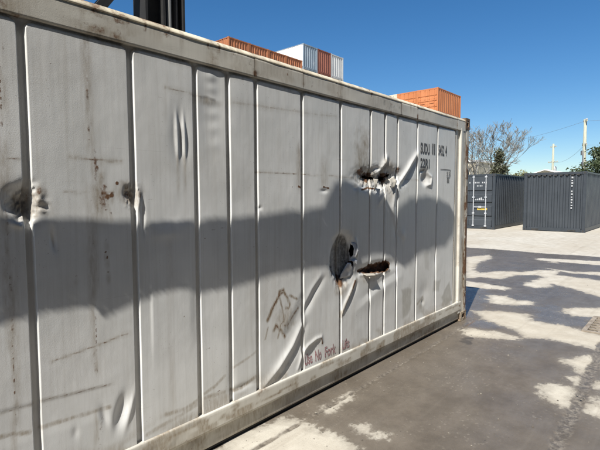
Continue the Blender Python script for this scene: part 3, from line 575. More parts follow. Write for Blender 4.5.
def flap(pts, mat, wave=.006, seed=0, n=10, m=6, thick=.0025):
    """torn tongue of sheet: pts = rows of ((x, out, z) left, (x, out, z) right)"""
    rows = []
    L = [Vector(p[0]) for p in pts]; Rr = [Vector(p[1]) for p in pts]
    def at(a, t): s = t*(len(a)-1); i = min(int(s), len(a)-2); return a[i].lerp(a[i+1], s-i)
    mb = MB(); g = []
    for i in range(n+1):
        t = i/n; row = []
        for j in range(m+1):
            u = j/m; p = at(L, t).lerp(at(Rr, t), u); q = mnoise.noise(Vector((p.x*16+seed, p.z*16, seed*3.1)))
            e = mnoise.noise(Vector((p.x*60+seed, p.z*60, 4.4)))*.008 if j in (0, m) or i == n else 0
            row.append((p.x+e-CL.x, D-(p.y+q*wave*2)-CL.y, p.z+e))
        g.append(mb.pts(row))
    for i in range(n):
        for j in range(m): mb.face((g[i]+j, g[i]+j+1, g[i+1]+j+1, g[i+1]+j))
    o = mb.build('torn_flap', mat, cont, smooth=True); s = o.modifiers.new('thickness', 'SOLIDIFY'); s.thickness = thick
    return o
flap([((3.236, -.02, 1.225), (3.268, .012, 1.215)), ((3.250, .01, 1.16), (3.280, .035, 1.15)), ((3.246, .0, 1.10), (3.262, .02, 1.095))], M['bare'], .003, 2)
flap([((3.085, -.030, .915), (3.20, -.004, .925)), ((3.11, -.02, .965), (3.235, .008, .965)), ((3.14, -.010, 1.01), (3.225, .014, 1.005)), ((3.165, -.004, 1.05), (3.19, .004, 1.045))], M['bare'], .007, 5)
flap([((3.215, -.012, 1.07), (3.283, .004, 1.075)), ((3.235, .004, 1.058), (3.283, .018, 1.05)), ((3.268, .012, 1.03), (3.282, .020, 1.025))], M['bare'], .003, 8)
flap([((3.565, .0, 1.785), (3.625, .012, 1.78)), ((3.57, .018, 1.735), (3.60, .024, 1.73)), ((3.562, .012, 1.675), (3.57, .012, 1.67))], M['flap'], .003, 11)
flap([((3.82, .0, 1.785), (3.93, .01, 1.815)), ((3.845, .022, 1.745), (3.94, .03, 1.775)), ((3.865, .016, 1.70), (3.91, .02, 1.71))], M['flap'], .007, 14)
flap([((3.40, .0, .925), (3.58, .01, .905)), ((3.42, .03, .905), (3.57, .04, .89)), ((3.46, .03, .89), (3.53, .03, .882))], M['flap'], .003, 20)
# stencilled writing that follows the sheet
def lettering(txt, x0, x1, z0, z1, mat, rise=0.0, erase=None, bold=0.0, lift=.0022, name='lettering'):
    cu = bpy.data.curves.new('t', 'FONT'); cu.body = txt; cu.resolution_u = 3; cu.offset = bold
    to = bpy.data.objects.new('t', cu); COL.objects.link(to); dg = bpy.context.evaluated_depsgraph_get(); dg.update()
    me = bpy.data.meshes.new_from_object(to.evaluated_get(dg)); bpy.data.objects.remove(to)
    v = np.zeros(len(me.vertices)*3); me.vertices.foreach_get('co', v); v = v.reshape(-1, 3)
    u = (v[:, 0]-v[:, 0].min())/np.ptp(v[:, 0]); w = (v[:, 1]-v[:, 1].min())/np.ptp(v[:, 1])
    X = x0+(x1-x0)*u; Z = z0+(z1-z0)*w+rise*u; O = H(X, Z)+lift
    me.vertices.foreach_set('co', np.stack([X-CL.x, D-O-CL.y, Z], -1).astype(np.float32).ravel()); me.materials.clear(); me.materials.append(mat); me.name = name; me.update()
    me.polygons.foreach_set('material_index', np.zeros(len(me.polygons), np.int32))
    bm = bmesh.new(); bm.from_mesh(me); bmesh.ops.triangulate(bm, faces=bm.faces); bm.normal_update()
    fl = [f for f in bm.faces if f.normal.y > 0]; bmesh.ops.reverse_faces(bm, faces=fl); bm.to_mesh(me); bm.free()
    return add(name, me, cont)
lettering('SUDU', 4.49, 4.71, 2.075, 2.195, M['letter'], bold=.028)
lettering('1', 4.772, 4.797, 2.085, 2.205, M['letter'], bold=.028); lettering('1', 4.818, 4.843, 2.085, 2.205, M['letter'], bold=.028)
lettering('5452', 4.93, 5.085, 2.085, 2.205, M['letter'], bold=.028)
lettering('4', 5.115, 5.16, 2.09, 2.21, M['letter'], bold=.028)
lettering('22R1', 4.49, 4.71, 1.925, 2.03, M['letter'], bold=.028)
lettering('55', 5.165, 5.255, 1.855, 1.905, M['letter']); lettering('1', 5.178, 5.198, 1.775, 1.83, M['letter']); lettering('1', 5.213, 5.233, 1.775, 1.83, M['letter'])
def mark(x0, x1, z0, z1, mat=None, lift=.0025):
    A, B = np.meshgrid(np.linspace(x0, x1, 12), np.linspace(z0, z1, 6), indexing='ij'); add('painted_mark', grid_mesh('painted_mark', A-CL.x, D-H(A, B)-lift-CL.y, B, mat or M['letter'], {}), cont)
mark(4.99, 5.27, 1.925, 1.933); mark(5.262, 5.27, 1.85, 1.925); mark(5.165, 5.26, 1.838, 1.845)
for w_, xa, xb, za, zb in (('Use', 2.595, 2.69, .30, .39), ('No', 2.725, 2.80, .30, .39), ('Fork', 2.845, 2.99, .30, .388), ('Lifts', 3.088, 3.19, .30, .388)): lettering(w_, xa, xb, za, zb, M['redletter'], bold=.02)

# ------------------------------------------------------------------ other containers
def corr_profile(L, pitch, depth):
    n = max(2, round(L/pitch)); p = L/n; pts = []
    for k in range(n):
        a = k*p; pts += [(a, 0), (a+.28*p, 0), (a+.42*p, depth), (a+.86*p, depth)]
    pts.append((L, 0)); return pts
def corrugated(L, z0, z1, pitch, depth):
    """returns (u, v) profile mesh data of a corrugated wall: u along, v inward"""
    return corr_profile(L, pitch, depth)
CACHE = {}
def container_parts(key, mats, doors, W=2.44, Ht=2.59, L=6.06, detail=True, side_pitch=.28, end_pitch=.25, flat_side=False):
    """local frame: x 0..L along, y 0..W across, the front end (doors or blank) at x = 0"""
    if key in CACHE: return CACHE[key]
    wall, frame, end, bar = mats; P = []
    # frame
    pw = .15
    for (x, y) in ((0, 0), (0, W-pw), (L-pw, 0), (L-pw, W-pw)):
        b = MB(); b.box(x+.006, y+.006, .118, x+pw-.006, y+pw-.006, Ht-.118, ch=.02); P.append(('corner_post', b.mesh('corner_post', frame), []))
    for z in (0, Ht-.118):
        for (x, y) in ((0, 0), (0, W-.162), (L-.178, 0), (L-.178, W-.162)):
            b = MB(); b.box(x, y, z, x+.178, y+.162, z+.118, ch=.012)
            if detail:
                b.cur = 1
                cy, cz, cx = y+.081, z+.059, x+.089
                if x == 0: b.prism([(cy+.032*math.cos(t), cz+.045*math.sin(t)) for t in [k*math.pi/5 for k in range(10)]], 'x', -.002, .004)
                if y == 0: b.prism([(cx+.045*math.cos(t), cz+.032*math.sin(t)) for t in [k*math.pi/5 for k in range(10)]], 'y', -.002, .004)
            P.append(('corner_casting', b.mesh('corner_casting', [frame, M['black']]), []))
    for (y0, y1) in ((.02, .10), (W-.10, W-.02)):
        b = MB(); b.box(.18, y0, Ht-.075, L-.18, y1, Ht-.01); P.append(('top_rail', b.mesh('top_rail', frame), []))
        b = MB(); b.box(.18, y0, .03, L-.18, y1, .19); P.append(('bottom_rail', b.mesh('bottom_rail', frame), []))
    for (x0, x1) in ((.02, .10), (L-.10, L-.02)):
        b = MB(); b.box(x0, .165, Ht-.11, x1, W-.165, Ht-.01); P.append(('header', b.mesh('header', frame), []))
        b = MB(); b.box(x0, .165, .02, x1, W-.165, .165)
        if detail:
            b.cur = 1
            for yy in (.35, W-.65): b.box(x0-.003, yy, .03, x0+.02, yy+.30, .10)
        P.append(('end_sill', b.mesh('end_sill', [frame, M['black']]), []))
    dep = .012 if flat_side else .036
    for side in (0, 1):
        pts = corr_profile(L-.28, side_pitch, dep); prof = [(.14+u, (.035+v) if side == 0 else W-.035-v) for u, v in pts]
        b = MB(); n = len(prof); q = b.pts([(p[0], p[1], .19) for p in prof]+[(p[0], p[1], Ht-.075) for p in prof])
        for k in range(n-1): b.face((q+k, q+k+1, q+n+k+1, q+n+k))
        P.append(('side_panel', b.mesh('side_panel', wall, recalc=False), []))
    def endwall(x, sgn, mat):
        pts = corr_profile(W-.28, end_pitch, .045); b = MB(); n = len(pts)
        q = b.pts([(x+sgn*v, .14+u, .165) for u, v in pts]+[(x+sgn*v, .14+u, Ht-.11) for u, v in pts])
        for k in range(n-1): b.face((q+k, q+k+1, q+n+k+1, q+n+k))
        return b.mesh('end_panel', mat, recalc=False)
    P.append(('end_panel', endwall(L-.04, -1, end), []))
    if not doors: P.append(('end_panel', endwall(.04, 1, end), []))
    else:
        for k in range(2):
            y0 = .155+k*(W/2-.155)+(.004 if k else 0); y1 = W/2-.004 if k == 0 else W-.155; b = MB()
            zz = [.17, .30, .36, .88, .94, 1.42, 1.48, 1.98, 2.04, Ht-.28, Ht-.22, Ht-.115]; xx = [.03, .03, .075, .075, .03, .03, .075, .075, .03, .03, .03, .03]
            zz = [.17, .42, .46, .60, .64, 1.06, 1.10, 1.24, 1.28, 1.62, 1.66, 1.80, 1.84, Ht-.115]; xx = [.03, .03, .075, .075, .03, .03, .075, .075, .03, .03, .075, .075, .03, .03]
            q = b.pts([(x_, y0, z_) for x_, z_ in zip(xx, zz)]+[(x_, y1, z_) for x_, z_ in zip(xx, zz)]); n = len(zz)
            for i in range(n-1): b.face((q+i, q+n+i, q+n+i+1, q+i+1))
            subs = []
            for yy in (y0+.27, y1-.22):
                r_ = MB(); r_.tube([(.005, yy, .12), (.005, yy, Ht-.07)], .024, 8)
                for zz_ in (.16, .75, 1.5, Ht-.14): r_.box(-.022, yy-.05, zz_-.03, .028, yy+.05, zz_+.03)
                subs.append(('locking_bar', r_.mesh('locking_bar', bar)))
            hd = MB(); hd.box(-.022, y0+.28, 1.02, -.004, y1-.25, 1.06); hd.box(-.03, (y0+y1)/2-.06, 1.00, .03, (y0+y1)/2+.06, 1.09); subs.append(('door_handle', hd.mesh('door_handle', bar)))
            P.append(('door', b.mesh('door', end, recalc=False), subs))
    b = MB()
    nx = 14
    for k in range(nx): x0 = .1+(L-.2)*k/nx; b.box(x0, .1, Ht-.045, x0+(L-.2)/nx*.55, W-.1, Ht-.030); b.box(x0+(L-.2)/nx*.55, .1, Ht-.06, x0+(L-.2)/nx, W-.1, Ht-.046)
    P.append(('roof', b.mesh('roof', wall), []))
    b = MB(); b.box(.12, .11, .12, L-.12, W-.11, .17); P.append(('floor', b.mesh('floor', M['black']), []))
    CACHE[key] = P; return P
def place_container(key, mats, doors, label, loc, rz, group, name='shipping_container', **kw):
    t = thing(name, label, 'shipping container', loc, rz, group)
    for nm, me, subs in container_parts(key, mats, doors, **kw):
        o = add(nm, me, t)
        for sn, sm in subs: add(sn, sm, o)
    return t
GD = 'dark slate containers across the yard'
sl = (M['slate'], M['slate2'], M['slate'], M['zinc'])
dk1 = place_container('dark_doors', sl, True, 'dark slate container with doors and two pale locking bars beside the grey container', (21.5, 7.08, 0), 0, GD, end_pitch=.22)
dk2 = place_container('dark_blank', sl, False, 'dark slate container with blank ribbed end and a column of small white characters', (22.05, 3.58, 0), 0, GD, end_pitch=.215)
def patchmark(parent, name, mat, boxes):
    for q in boxes: b = MB(); b.box(*q); b.build(name, mat, parent)
# white characters (too small in the photograph to read): stroke blocks at their place and size
rnd = random.Random(4)
bx_ = []
for k, yy in enumerate(np.arange(.40, 1.22, .085)):
    if k in (3, 8): continue
    bx_.append((.024, yy, 2.15, .0285, yy+.045, 2.22))
patchmark(dk1, 'white_marking', M['white'], bx_+[(.024, .60+.07*k, 2.0, .0285, .64+.07*k, 2.06) for k in range(4)])
patchmark(dk1, 'white_marking', M['white'], [(.024, .52+.085*k, 1.36, .0285, .52+.085*k+.055, 1.40+.03*((k*3) % 4)) for k in range(5)]+[(.024, 1.30+.085*k, 1.36, .0285, 1.30+.085*k+.055, 1.40+.03*((k*5) % 3)) for k in range(5)])
patchmark(dk1, 'yellow_sticker', M['yellow'], [(.022, .36, .90, .0285, .82, .99)])
patchmark(dk2, 'white_marking', M['white'], [(.034, .50+.012*(k % 2), 2.30-.118*k, .0385, .565, 2.37-.118*k-.02*(k % 3 == 1)) for k in range(12) if k not in (4,)])
patchmark(dk2, 'vent_slot', M['black'], [(.018, .26+.215*k, 2.43, .0395, .26+.215*k+.11, 2.476) for k in range(10)])

HID = {}
def stack(key, mats, doors, cols, tiers, origin, step, rz, group, labels, hidden, **kw):
    for c in range(cols):
        for t in range(tiers):
            top = t == tiers-1
            mt = mats[c % len(mats)]
            place_container(key+str(c % len(mats)), mt, doors, labels[c] if top else hidden[c % len(hidden)], (origin[0]+step[0]*c, origin[1]+step[1]*c, t*2.592), rz, group if top else group+', tiers below the top', detail=False, **kw)
ro = (M['rusto'], M['rusto'], M['rusto'], M['rusto']); og = (M['orange'], M['orange'], M['orange'], M['orange'])
# row of rusty orange ends (doors and ends face -Y)
stack('rusty', [ro], False, 4, 6, (26.1+2.44, 31.5), (2.46, 0), R(90), 'rusty orange containers in the left rear stack',
      ['leftmost rusty orange container on top of the left rear stack', 'second rusty orange container from the left on the left rear stack', 'third rusty orange container from the left on the left rear stack', 'rusty orange container on the left rear stack next to the white one'],
      ['rusty orange container in the lower tiers of the left rear stack'], end_pitch=.30)
stack('mixed', [(M['offwhite'], M['bluegrey'], M['bluegrey'], M['palegrey']), (M['brown'], M['brown'], M['brown'], M['brown']), (M['palegrey'], M['palegrey'], M['palegrey'], M['palegrey'])], False, 3, 7, (37.8+2.44, 33.0), (2.46, 0), R(90), 'white, brown and grey containers in the middle rear stack',
      ['white sided container with blue grey ribbed end topping the middle rear stack', 'red brown container between blue grey and pale grey ones topping the stack', 'pale grey container at the right of the red brown one topping the stack'],
      ['white sided container in the lower tiers of the middle rear stack', 'red brown container in the lower tiers of the middle rear stack', 'pale grey container in the lower tiers of the middle rear stack'], end_pitch=.38, flat_side=True)
stack('orangedoor', [og, og, (M['cream'],)*4], True, 3, 5, (45.9, 21.2), (0, 2.46), 0, 'orange and cream containers in the right rear stack',
      ['bright orange container at the right end of the right rear stack', 'bright orange container between the cream one and the rightmost orange one', 'cream container left of the two bright orange ones'],
      ['orange container in the lower tiers of the right rear stack', 'orange container in the lower tiers of the right rear stack', 'cream container in the lower tiers of the right rear stack'], side_pitch=.5)

# ------------------------------------------------------------------ dark lift mast behind the container
ma = thing('lift_mast', 'tall black steel lift mast with diagonal brace behind the grey container', 'lift mast', (3.55, 5.75, 0))
def ibeam(x0, x1, y0, y1, z0, z1, fl, web):
    b = MB(); b.box(x0, y0, z0, x0+fl, y1, z1); b.box(x1-fl, y0, z0, x1, y1, z1); b.box(x0+fl, (y0+y1)/2-web/2, z0, x1-fl, (y0+y1)/2+web/2, z1); return b
ibeam(-.32, -.02, -.16, .16, 0, 8.2, .035, .03).build('outer_channel', M['steel'], ma)
ibeam(.06, .30, -.15, .16, 0, 8.2, .03, .03).build('inner_channel', M['steel'], ma)
b = MB(); b.box(.035, -.17, 0, .058, -.10, 8.2); b.build('wear_strip', M['steel2'], ma)
b = MB(); b.tube([(.18, -.07, .4), (.18, -.07, 7.8)], .05, 10); b.build('hydraulic_ram', M['steel'], ma, True)
for (a, c) in (((-1.45, 0, 3.2), (-.32, 0, 4.75)), ((-1.45, 0, 5.6), (-.32, 0, 4.75)), ((-1.45, 0, 3.2), (-.32, 0, 1.7))):
    d_ = Vector(c)-Vector(a); b = MB(); b.box(-.07, -.06, 0, .07, .06, d_.length); o = b.build('diagonal_brace', M['steel'], ma); o.location = a; o.rotation_euler = d_.to_track_quat('Z', 'Y').to_euler()
ibeam(-1.75, -1.45, -.16, .16, 0, 8.2, .035, .03).build('rear_post', M['steel'], ma)
for z in (1.6, 7.7): b = MB(); b.box(-1.45, -.10, z, -.32, .10, z+.22); b.build('cross_member', M['steel'], ma)
b = MB(); b.box(-1.9, -.4, -.0, .45, .4, .06); b.build('base_plate', M['steel2'], ma)

# ------------------------------------------------------------------ drain grate
gr = thing('drain_grate', 'rusty iron drain grate set in the concrete at the right edge', 'drain grate', ((GRATE[0]+GRATE[2])/2, (GRATE[1]+GRATE[3])/2, 0))
w2, h2 = (GRATE[2]-GRATE[0])/2, (GRATE[3]-GRATE[1])/2
b = MB()
for q in ((-w2, -h2, w2, -h2+.05), (-w2, h2-.05, w2, h2), (-w2, -h2+.05, -w2+.05, h2-.05), (w2-.05, -h2+.05, w2, h2-.05)): b.box(q[0], q[1], -.06, q[2], q[3], .016)
b.build('frame', M['grate'], gr)
me = None
for k in range(5):
    x = -w2+.05+(2*w2-.1)*(k+1)/6
    if me is None: bb = MB(); bb.box(-.020, -h2+.051, -.004, .020, h2-.051, .012); me = bb.mesh('bar', M['grate'])
    o = add('bar', me, gr); o.location.x = x
me = None
for k in range(5):
    y = -h2+.05+(2*h2-.1)*(k+1)/6
    if me is None: bb = MB(); bb.box(-w2+.051, -.022, -.006, w2-.051, .022, .008); me = bb.mesh('cross_bar', M['grate'])
    o = add('cross_bar', me, gr); o.location.y = y

# ------------------------------------------------------------------ trees
def branch(mb, p, d, L, r, depth, rng, spread=.55, up=.12, nseg=3):
    path = [p]; rr = [r]; q = Vector(p); dd = Vector(d)
    for k in range(nseg):
        dd = (dd+Vector((rng.uniform(-1, 1), rng.uniform(-1, 1), rng.uniform(-.6, 1)))*.16+Vector((0, 0, up*.3))).normalized(); q = q+dd*L/nseg; path.append(q.copy()); rr.append(max(.020, r*(1-.42*(k+1)/nseg)))
    mb.tube(path, rr, 5 if depth > 2 else 3, cap=False)
    if depth <= 0: return
    for k in range(rng.choice((2, 3, 3)) if depth > 1 else 4):
        t = rng.uniform(.45, 1) if k else 1; i = min(int(t*nseg), nseg-1); base = path[i].lerp(path[i+1], t*nseg-i) if t < 1 else path[-1]
        nd_ = (dd+Vector((rng.gauss(0, 1), rng.gauss(0, 1), rng.gauss(0, .55)))*spread).normalized()
        branch(mb, base, nd_, L*rng.uniform(.58, .82), rr[-1]*rng.uniform(.62, .85), depth-1, rng, spread, up, nseg)
def bare_tree(loc, h, seed, label, lean=0, spread=.55):
    rng = random.Random(seed); t = thing('bare_tree', label, 'tree', loc, 0, 'bare trees beyond the dark containers')
    b = MB(); top = Vector((lean*.3, lean*.2, h*.34)); b.tube([(0, 0, -.1), (lean*.1, 0, h*.15), top], [.30, .23, .18], 8); b.build('trunk', M['bark'], t, True)
    c = MB()
    for k in range(5):
        a = k*2*math.pi/5+rng.uniform(-.4, .4); branch(c, top-Vector((0, 0, h*.06*(k % 3))), Vector((math.cos(a)*.75, math.sin(a)*.75, 1.0)).normalized(), h*.27, .13, 5, rng, spread)
    o = c.build('crown', M['bark'], t); return t
def leaves(mb, pts, size, rng, hang=False):
    for p in pts:
        n = Vector((rng.gauss(0, 1), rng.gauss(0, 1), rng.gauss(0, 1)+.5)).normalized() if not hang else Vector((rng.gauss(0, .03), 1, rng.gauss(0, .03))).normalized(); u = n.orthogonal().normalized(); u.rotate(Matrix.Rotation(rng.uniform(0, 6.28), 3, n)); w = n.cross(u); s = size*rng.uniform(.6, 1.4)
        q = mb.pts([p-u*s*.9, p-w*s*.42+n*s*.1, p+u*s*.9, p+w*s*.42+n*s*.1]); mb.face((q, q+1, q+2, q+3))
def clump_tree(name, label, loc, shape, n, size, mat, seed, trunk_h, group, trunk_r=.16, clumps=40, cr=.5):
    rng = random.Random(seed); t = thing(name, label, 'tree' if 'tree' in name else 'shrub', loc, 0, group)
    b = MB(); b.tube([(0, 0, -.1), (.05, 0, trunk_h*.5), (0, .05, trunk_h)], [trunk_r, trunk_r*.8, trunk_r*.4], 7); cl = [shape(rng) for _ in range(clumps)]
    for c in cl[::4]: b.tube([(0, 0, trunk_h*.55), c*.6+Vector((0, 0, trunk_h*.25)), c], [trunk_r*.4, trunk_r*.25, trunk_r*.1], 4)
    b.build('trunk', M['darkbark'], t, True); pts = []
    for k in range(n):
        c = cl[rng.randrange(clumps)]; v = Vector((rng.gauss(0, 1), rng.gauss(0, 1), rng.gauss(0, .8)))*cr*.6; pts.append(c+v)
    c = MB(); leaves(c, pts, size, rng); add('crown', c.mesh('crown', mat, recalc=False), t); return t
def pol(az, dist): return (dist*math.cos(R(az)), dist*math.sin(R(az)), 0)
bare_tree(pol(20.4, 58), 9.6, 11, 'bare leafless tree just right of the grey container corner', .4)
bare_tree(pol(18.5, 62), 10.9, 25, 'taller bare leafless tree spreading above the dark conifer', -.3, .46)
def cone(h, r): 
    def f(rng): z = h*(1-rng.random()**.6*.97); a = rng.uniform(0, 6.28); q = r*(1.05-z/h)*math.sqrt(rng.random()); return Vector((q*math.cos(a), q*math.sin(a), z*.94+.3))
    return f
clump_tree('conifer_tree', 'narrow dark green conifer in front of the taller bare tree', pol(17.85, 55), cone(6.6, 1.5), 5200, .17, M['leafivy'], 3, 6.2, None, .14, 90, .42)
def dome(h, r, z0=.2):
    def f(rng):
        a = rng.uniform(0, 6.28); e = math.asin(rng.random()); q = .55+.45*rng.random()**.5; return Vector((r*q*math.cos(e)*math.cos(a), r*q*math.cos(e)*math.sin(a), h*(z0+(1-z0)*q*math.sin(e))))
    return f
clump_tree('pale_shrub', 'pale olive leafy shrub showing above the gap between the dark containers', pol(15.35, 52), dome(3.9, 2.0), 3600, .12, M['leafpale'], 5, 2.6, None, .08, 60, .34)
clump_tree('low_shrub', 'dull green low shrub beside the conifer base', pol(18.7, 50), dome(3.3, 1.3), 1800, .12, M['leafivy'], 8, 2.2, None, .08, 40, .3)
clump_tree('broadleaf_tree', 'dense dark green tree rising behind the dark container at right', pol(7.2, 46), dome(5.5, 3.3), 15000, .13, M['leafdark'], 6, 3.4, None, .2, 110, .46)

# ------------------------------------------------------------------ poles, wires, far buildings
def pole(loc, h, label, arms, rz, transformer=False):
    t = thing('utility_pole', label, 'utility pole', loc, rz, 'utility poles beyond the dark containers')
    b = MB(); b.tube([(0, 0, -.3), (0, 0, h*.5), (0, 0, h)], [.22, .19, .15], 10); b.build('pole', M['wood'], t, True)
    for z, L in arms:
        a = MB(); a.box(-.06, -L, z-.06, .06, L, z+.06); ao = a.build('cross_arm', M['wood'], t)
        for k in (-.9, -.35, .35, .9):
            i = MB(); i.tube([(0, k*L, z+.06), (0, k*L, z+.13), (0, k*L, z+.18), (0, k*L, z+.24)], [.03, .07, .045, .05], 8); i.build('insulator', M['insul'], ao, True)
    if transformer:
        i = MB(); i.tube([(.45, .15, h*.52), (.45, .15, h*.52+.05), (.45, .15, h*.52+1.0), (.45, .15, h*.52+1.05)], [.25, .33, .33, .25], 12); i.build('transformer', M['insul'], t, True)
        i = MB(); i.box(-.1, -1.0, h*.5-.1, .5, 1.0, h*.5); i.build('transformer_platform', M['wood'], t)
    else:
        i = MB(); i.box(-.30, -.22, h*.60, -.12, .22, h*.60+.5); i.build('switch_box', M['steel2'], t); i = MB(); i.tube([(-.2, -.3, h*.40), (-.2, -.35, h*.62)], .05, 6); i.build('cable_riser', M['wire'], t, True)
    return t
P1 = Vector(pol(9.55, 60)); P2 = Vector(pol(12.45, 86))
pole(P1, 9.95, 'tall weathered timber utility pole above the right dark container', [(9.75, .5), (7.1, .6), (5.0, .8)], R(-62))
pole(P2, 9.9, 'more distant utility pole with transformer above the white roof', [(9.4, .6), (6.9, 1.0), (4.6, 1.1)], R(-35), True)
def wire(a, b2, sag, label):
    a, b2 = Vector(a), Vector(b2); m = MB(); m.tube([a.lerp(b2, k/16)-Vector((0, 0, sag*4*(k/16)*(1-k/16))) for k in range(17)], .013, 4)
    tag(m.build('overhead_wire', M['wire'], None, True), label, 'wire', 'overhead wires at the utility poles')
wire(P1+Vector((0, 0, 9.75)), (78, 34, 10.2), 1.0, 'thin overhead wire running left from the top of the tall pole')
wire(P1+Vector((0, 0, 9.75)), (57, -6, 10.4), .5, 'thin overhead wire running right from the top of the tall pole')
wire(P1+Vector((0, 0, 7.1)), P2+Vector((0, 0, 6.9)), .7, 'thin overhead wire sloping from the tall pole to the distant pole')
wire(P1+Vector((0, 0, 7.1)), (57, -6, 7.4), .5, 'thin overhead wire running right from the middle of the tall pole')
wire(P1+Vector((0, 0, 5.0)), P2+Vector((0, 0, 4.6)), .6, 'lowest overhead wire between the two poles just over the white roof')
def shed(name, label, loc, sx, sy, hw, hr, wallm, roofm):
    t = thing(name, label, 'building', loc)
    b = MB(); b.prism([(0, 0), (sy, 0), (sy, hw), (sy/2, hr-.05), (0, hw)], 'x', 0, sx); b.build('wall', wallm, t)
    for s in (0, 1):
        y0, y1 = (-.3, sy/2) if s == 0 else (sy/2, sy+.3); za, zb = (hw-.12, hr) if s == 0 else (hr, hw-.12)
        b = MB(); b.prism([(y0, za), (y1, zb), (y1, zb+.08), (y0, za+.08)], 'x', -.3, sx+.3)
        for k in range(int(sx/.6)): x = k*.6; b.prism([(y0, za+.08), (y1, zb+.08), (y1, zb+.13), (y0, za+.13)], 'x', x, x+.06)
        b.build('roof', roofm, t)
    for k in range(3):
        b = MB(); b.box(-.03, sy*(.18+.27*k), hw*.45, .02, sy*(.18+.27*k)+1.0, hw*.75); w_ = b.build('window', M['glass'], t)
        f = MB(); f.box(-.05, sy*(.18+.27*k)-.08, hw*.45-.1, .03, sy*(.18+.27*k)+1.08, hw*.45); f.build('sill', roofm, w_)
    return t
shed('white_roofed_shed', 'low shed with white sheet metal roof behind the dark containers', (74, 13.6, 0), 14, 7.4, 4.1, 5.15, M['beige'], M['roofwhite'])
bl = thing('beige_building', 'beige flat roofed building at the edge of the grey container', 'building', (60, 22.0, 0))
b = MB(); b.box(0, 0, 0, 9, 14, 5.9); b.build('wall', M['beige'], bl)
b = MB(); b.box(-.15, -.15, 5.9, 9.15, 14.15, 6.15); b.build('parapet', M['roofwhite'], bl)
for k in range(4):
    b = MB(); b.box(-.04, 1.2+3.2*k, 3.4, .03, 2.8+3.2*k, 4.8); w_ = b.build('window', M['glass'], bl)
    f = MB(); f.box(-.08, 1.1+3.2*k, 3.28, .02, 2.9+3.2*k, 3.39); f.build('sill', M['roofwhite'], w_)

# ------------------------------------------------------------------ added unseen leafy tree, its bough shaped to shade the wall
SHADE = [(-1.2, 1.60), (-.6, 1.52), (0, 1.60), (.45, 1.533), (.592, 1.553), (.754, 1.542), (1.035, 1.495), (1.319, 1.481), (1.633, 1.477), (2.039, 1.498), (2.546, 1.51), (2.85, 1.533), (2.916, 1.637), (2.983, 1.728), (3.123, 1.764), (3.271, 1.741), (3.511, 1.681), (3.775, 1.606), (3.889, 1.488), (3.968, 1.386), (4.045, 1.504), (4.272, 1.602), (4.614, 1.622), (4.996, 1.574), (5.279, 1.498), (5.418, 1.384), (5.384, 1.138), (5.156, 1.022), (4.757, 1.012), (4.445, .987), (4.312, .904), (4.183, .888), (4.037, .957), (3.917, 1.031), (3.784, 1.064), (3.604, 1.083), (3.435, 1.063), (3.277, .991), (3.127, .922), (2.985, 1.044), (2.786, 1.06), (2.544, 1.082), (2.325, 1.073), (2.078, 1.043), (1.9, 1.036), (1.661, 1.055), (1.483, 1.078), (1.308, 1.078), (1.188, 1.055), (1.034, 1.021), (.996, 1.086), (.898, 1.099), (.78, 1.107), (.67, 1.092), (.572, 1.081), (.428, 1.046), (0, 1.0), (-.6, 1.05), (-1.2, .95)]
nr = np.random.default_rng(5); px = nr.uniform(-1.2, 5.45, 190000); pz = nr.uniform(.85, 1.8, 190000)
ok = sdpoly(px, pz, SHADE) > .012; px, pz = px[ok], pz[ok]; tt = np.maximum(1.30+.37*px, 1.0)+nr.uniform(0, .12, len(px))
LF = np.stack([px+TO_SUN.x*tt, D+TO_SUN.y*tt, pz+TO_SUN.z*tt], -1)[:64000]
tr = thing('added_shade_caster', 'added unseen leafy tree with a bough shaped to shade the container wall', 'tree', (-5.6, 1.2, 0))
T0 = Vector((-5.6, 1.2, 0)); c = MB(); rng = random.Random(2); leaves(c, [Vector(p)-T0 for p in LF], .016, rng, True)
P_ = np.array(SHADE+[SHADE[0]]); nx_, nz_ = [], []
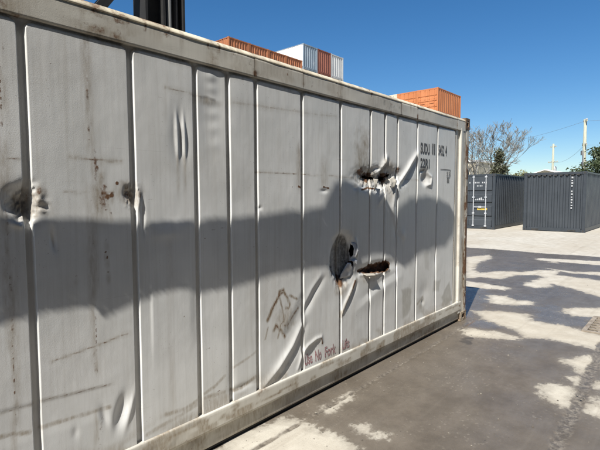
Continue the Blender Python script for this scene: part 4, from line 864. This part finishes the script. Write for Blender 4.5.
for k in range(len(P_)-1):
    a_, b_ = P_[k], P_[k+1]; L_ = np.hypot(*(b_-a_)); n_ = np.array([-(b_-a_)[1], (b_-a_)[0]])/L_; t_ = np.arange(0, 1, .004/L_)[:, None]
    for off in (.003, .016):
        q_ = a_+(b_-a_)*t_; q_ = q_-n_*(off+.030*(fbm(q_[:, 0]*7, q_[:, 1]*7, 171, 2)-.5)[:, None]); nx_ += list(q_[:, 0]); nz_ += list(q_[:, 1])
ex, ez = np.array(nx_), np.array(nz_); et = np.maximum(1.30+.37*ex, 1.0)
leaves(c, [Vector((x+TO_SUN.x*t-T0.x, D+TO_SUN.y*t-T0.y, z+TO_SUN.z*t)) for x, z, t in zip(ex, ez, et)], .014, rng, True)
core = sdpoly(LF[:, 0]*0+px[:len(LF)], pz[:len(LF)], SHADE) > .06
leaves(c, [Vector(p)-T0 for p in LF[core][:9000]], .034, rng, True)
cl = [Vector((rng.uniform(-5, -3.6), rng.uniform(-.6, .4), rng.uniform(5.8, 8.5))) for _ in range(40)]
leaves(c, [cl[rng.randrange(40)]+Vector((rng.gauss(0, .35), rng.gauss(0, .3), rng.gauss(0, .3))) for _ in range(5000)], .07, rng)
add('crown', c.mesh('crown', M['leafdark'], recalc=False), tr)
b = MB(); b.tube([(0, 0, -.1), (.1, .1, 2.5), (-.4, .1, 4.2), (-3.2, 0, 6.4)], [.22, .19, .15, .08], 9)
bough = []
for xw, zw in ((.2, 1.28), (1.5, 1.27), (2.6, 1.3), (3.2, 1.38), (4.2, 1.30), (5.0, 1.3)): bough.append(Vector((xw+TO_SUN.x*(1.36+.37*xw), D+TO_SUN.y*(1.36+.37*xw), zw+TO_SUN.z*(1.36+.37*xw)))-T0)
b.tube([Vector((-.2, .1, 1.9)), Vector((2.6, .5, 2.2))]+bough, [.06, .04, .014, .014, .013, .012, .010, .008], 7); b.build('trunk', M['darkbark'], tr, True)
# added row of dark containers, unseen behind the camera, blocking sky light from the wall
for c in range(3):
    for t in range(5):
        place_container('dark_blank', sl, False, 'unseen dark slate container added across the aisle to block sky light', (-9.5+6.2*c, -5.5, 2.592*t), 0, 'added sky-blocking containers across the aisle')
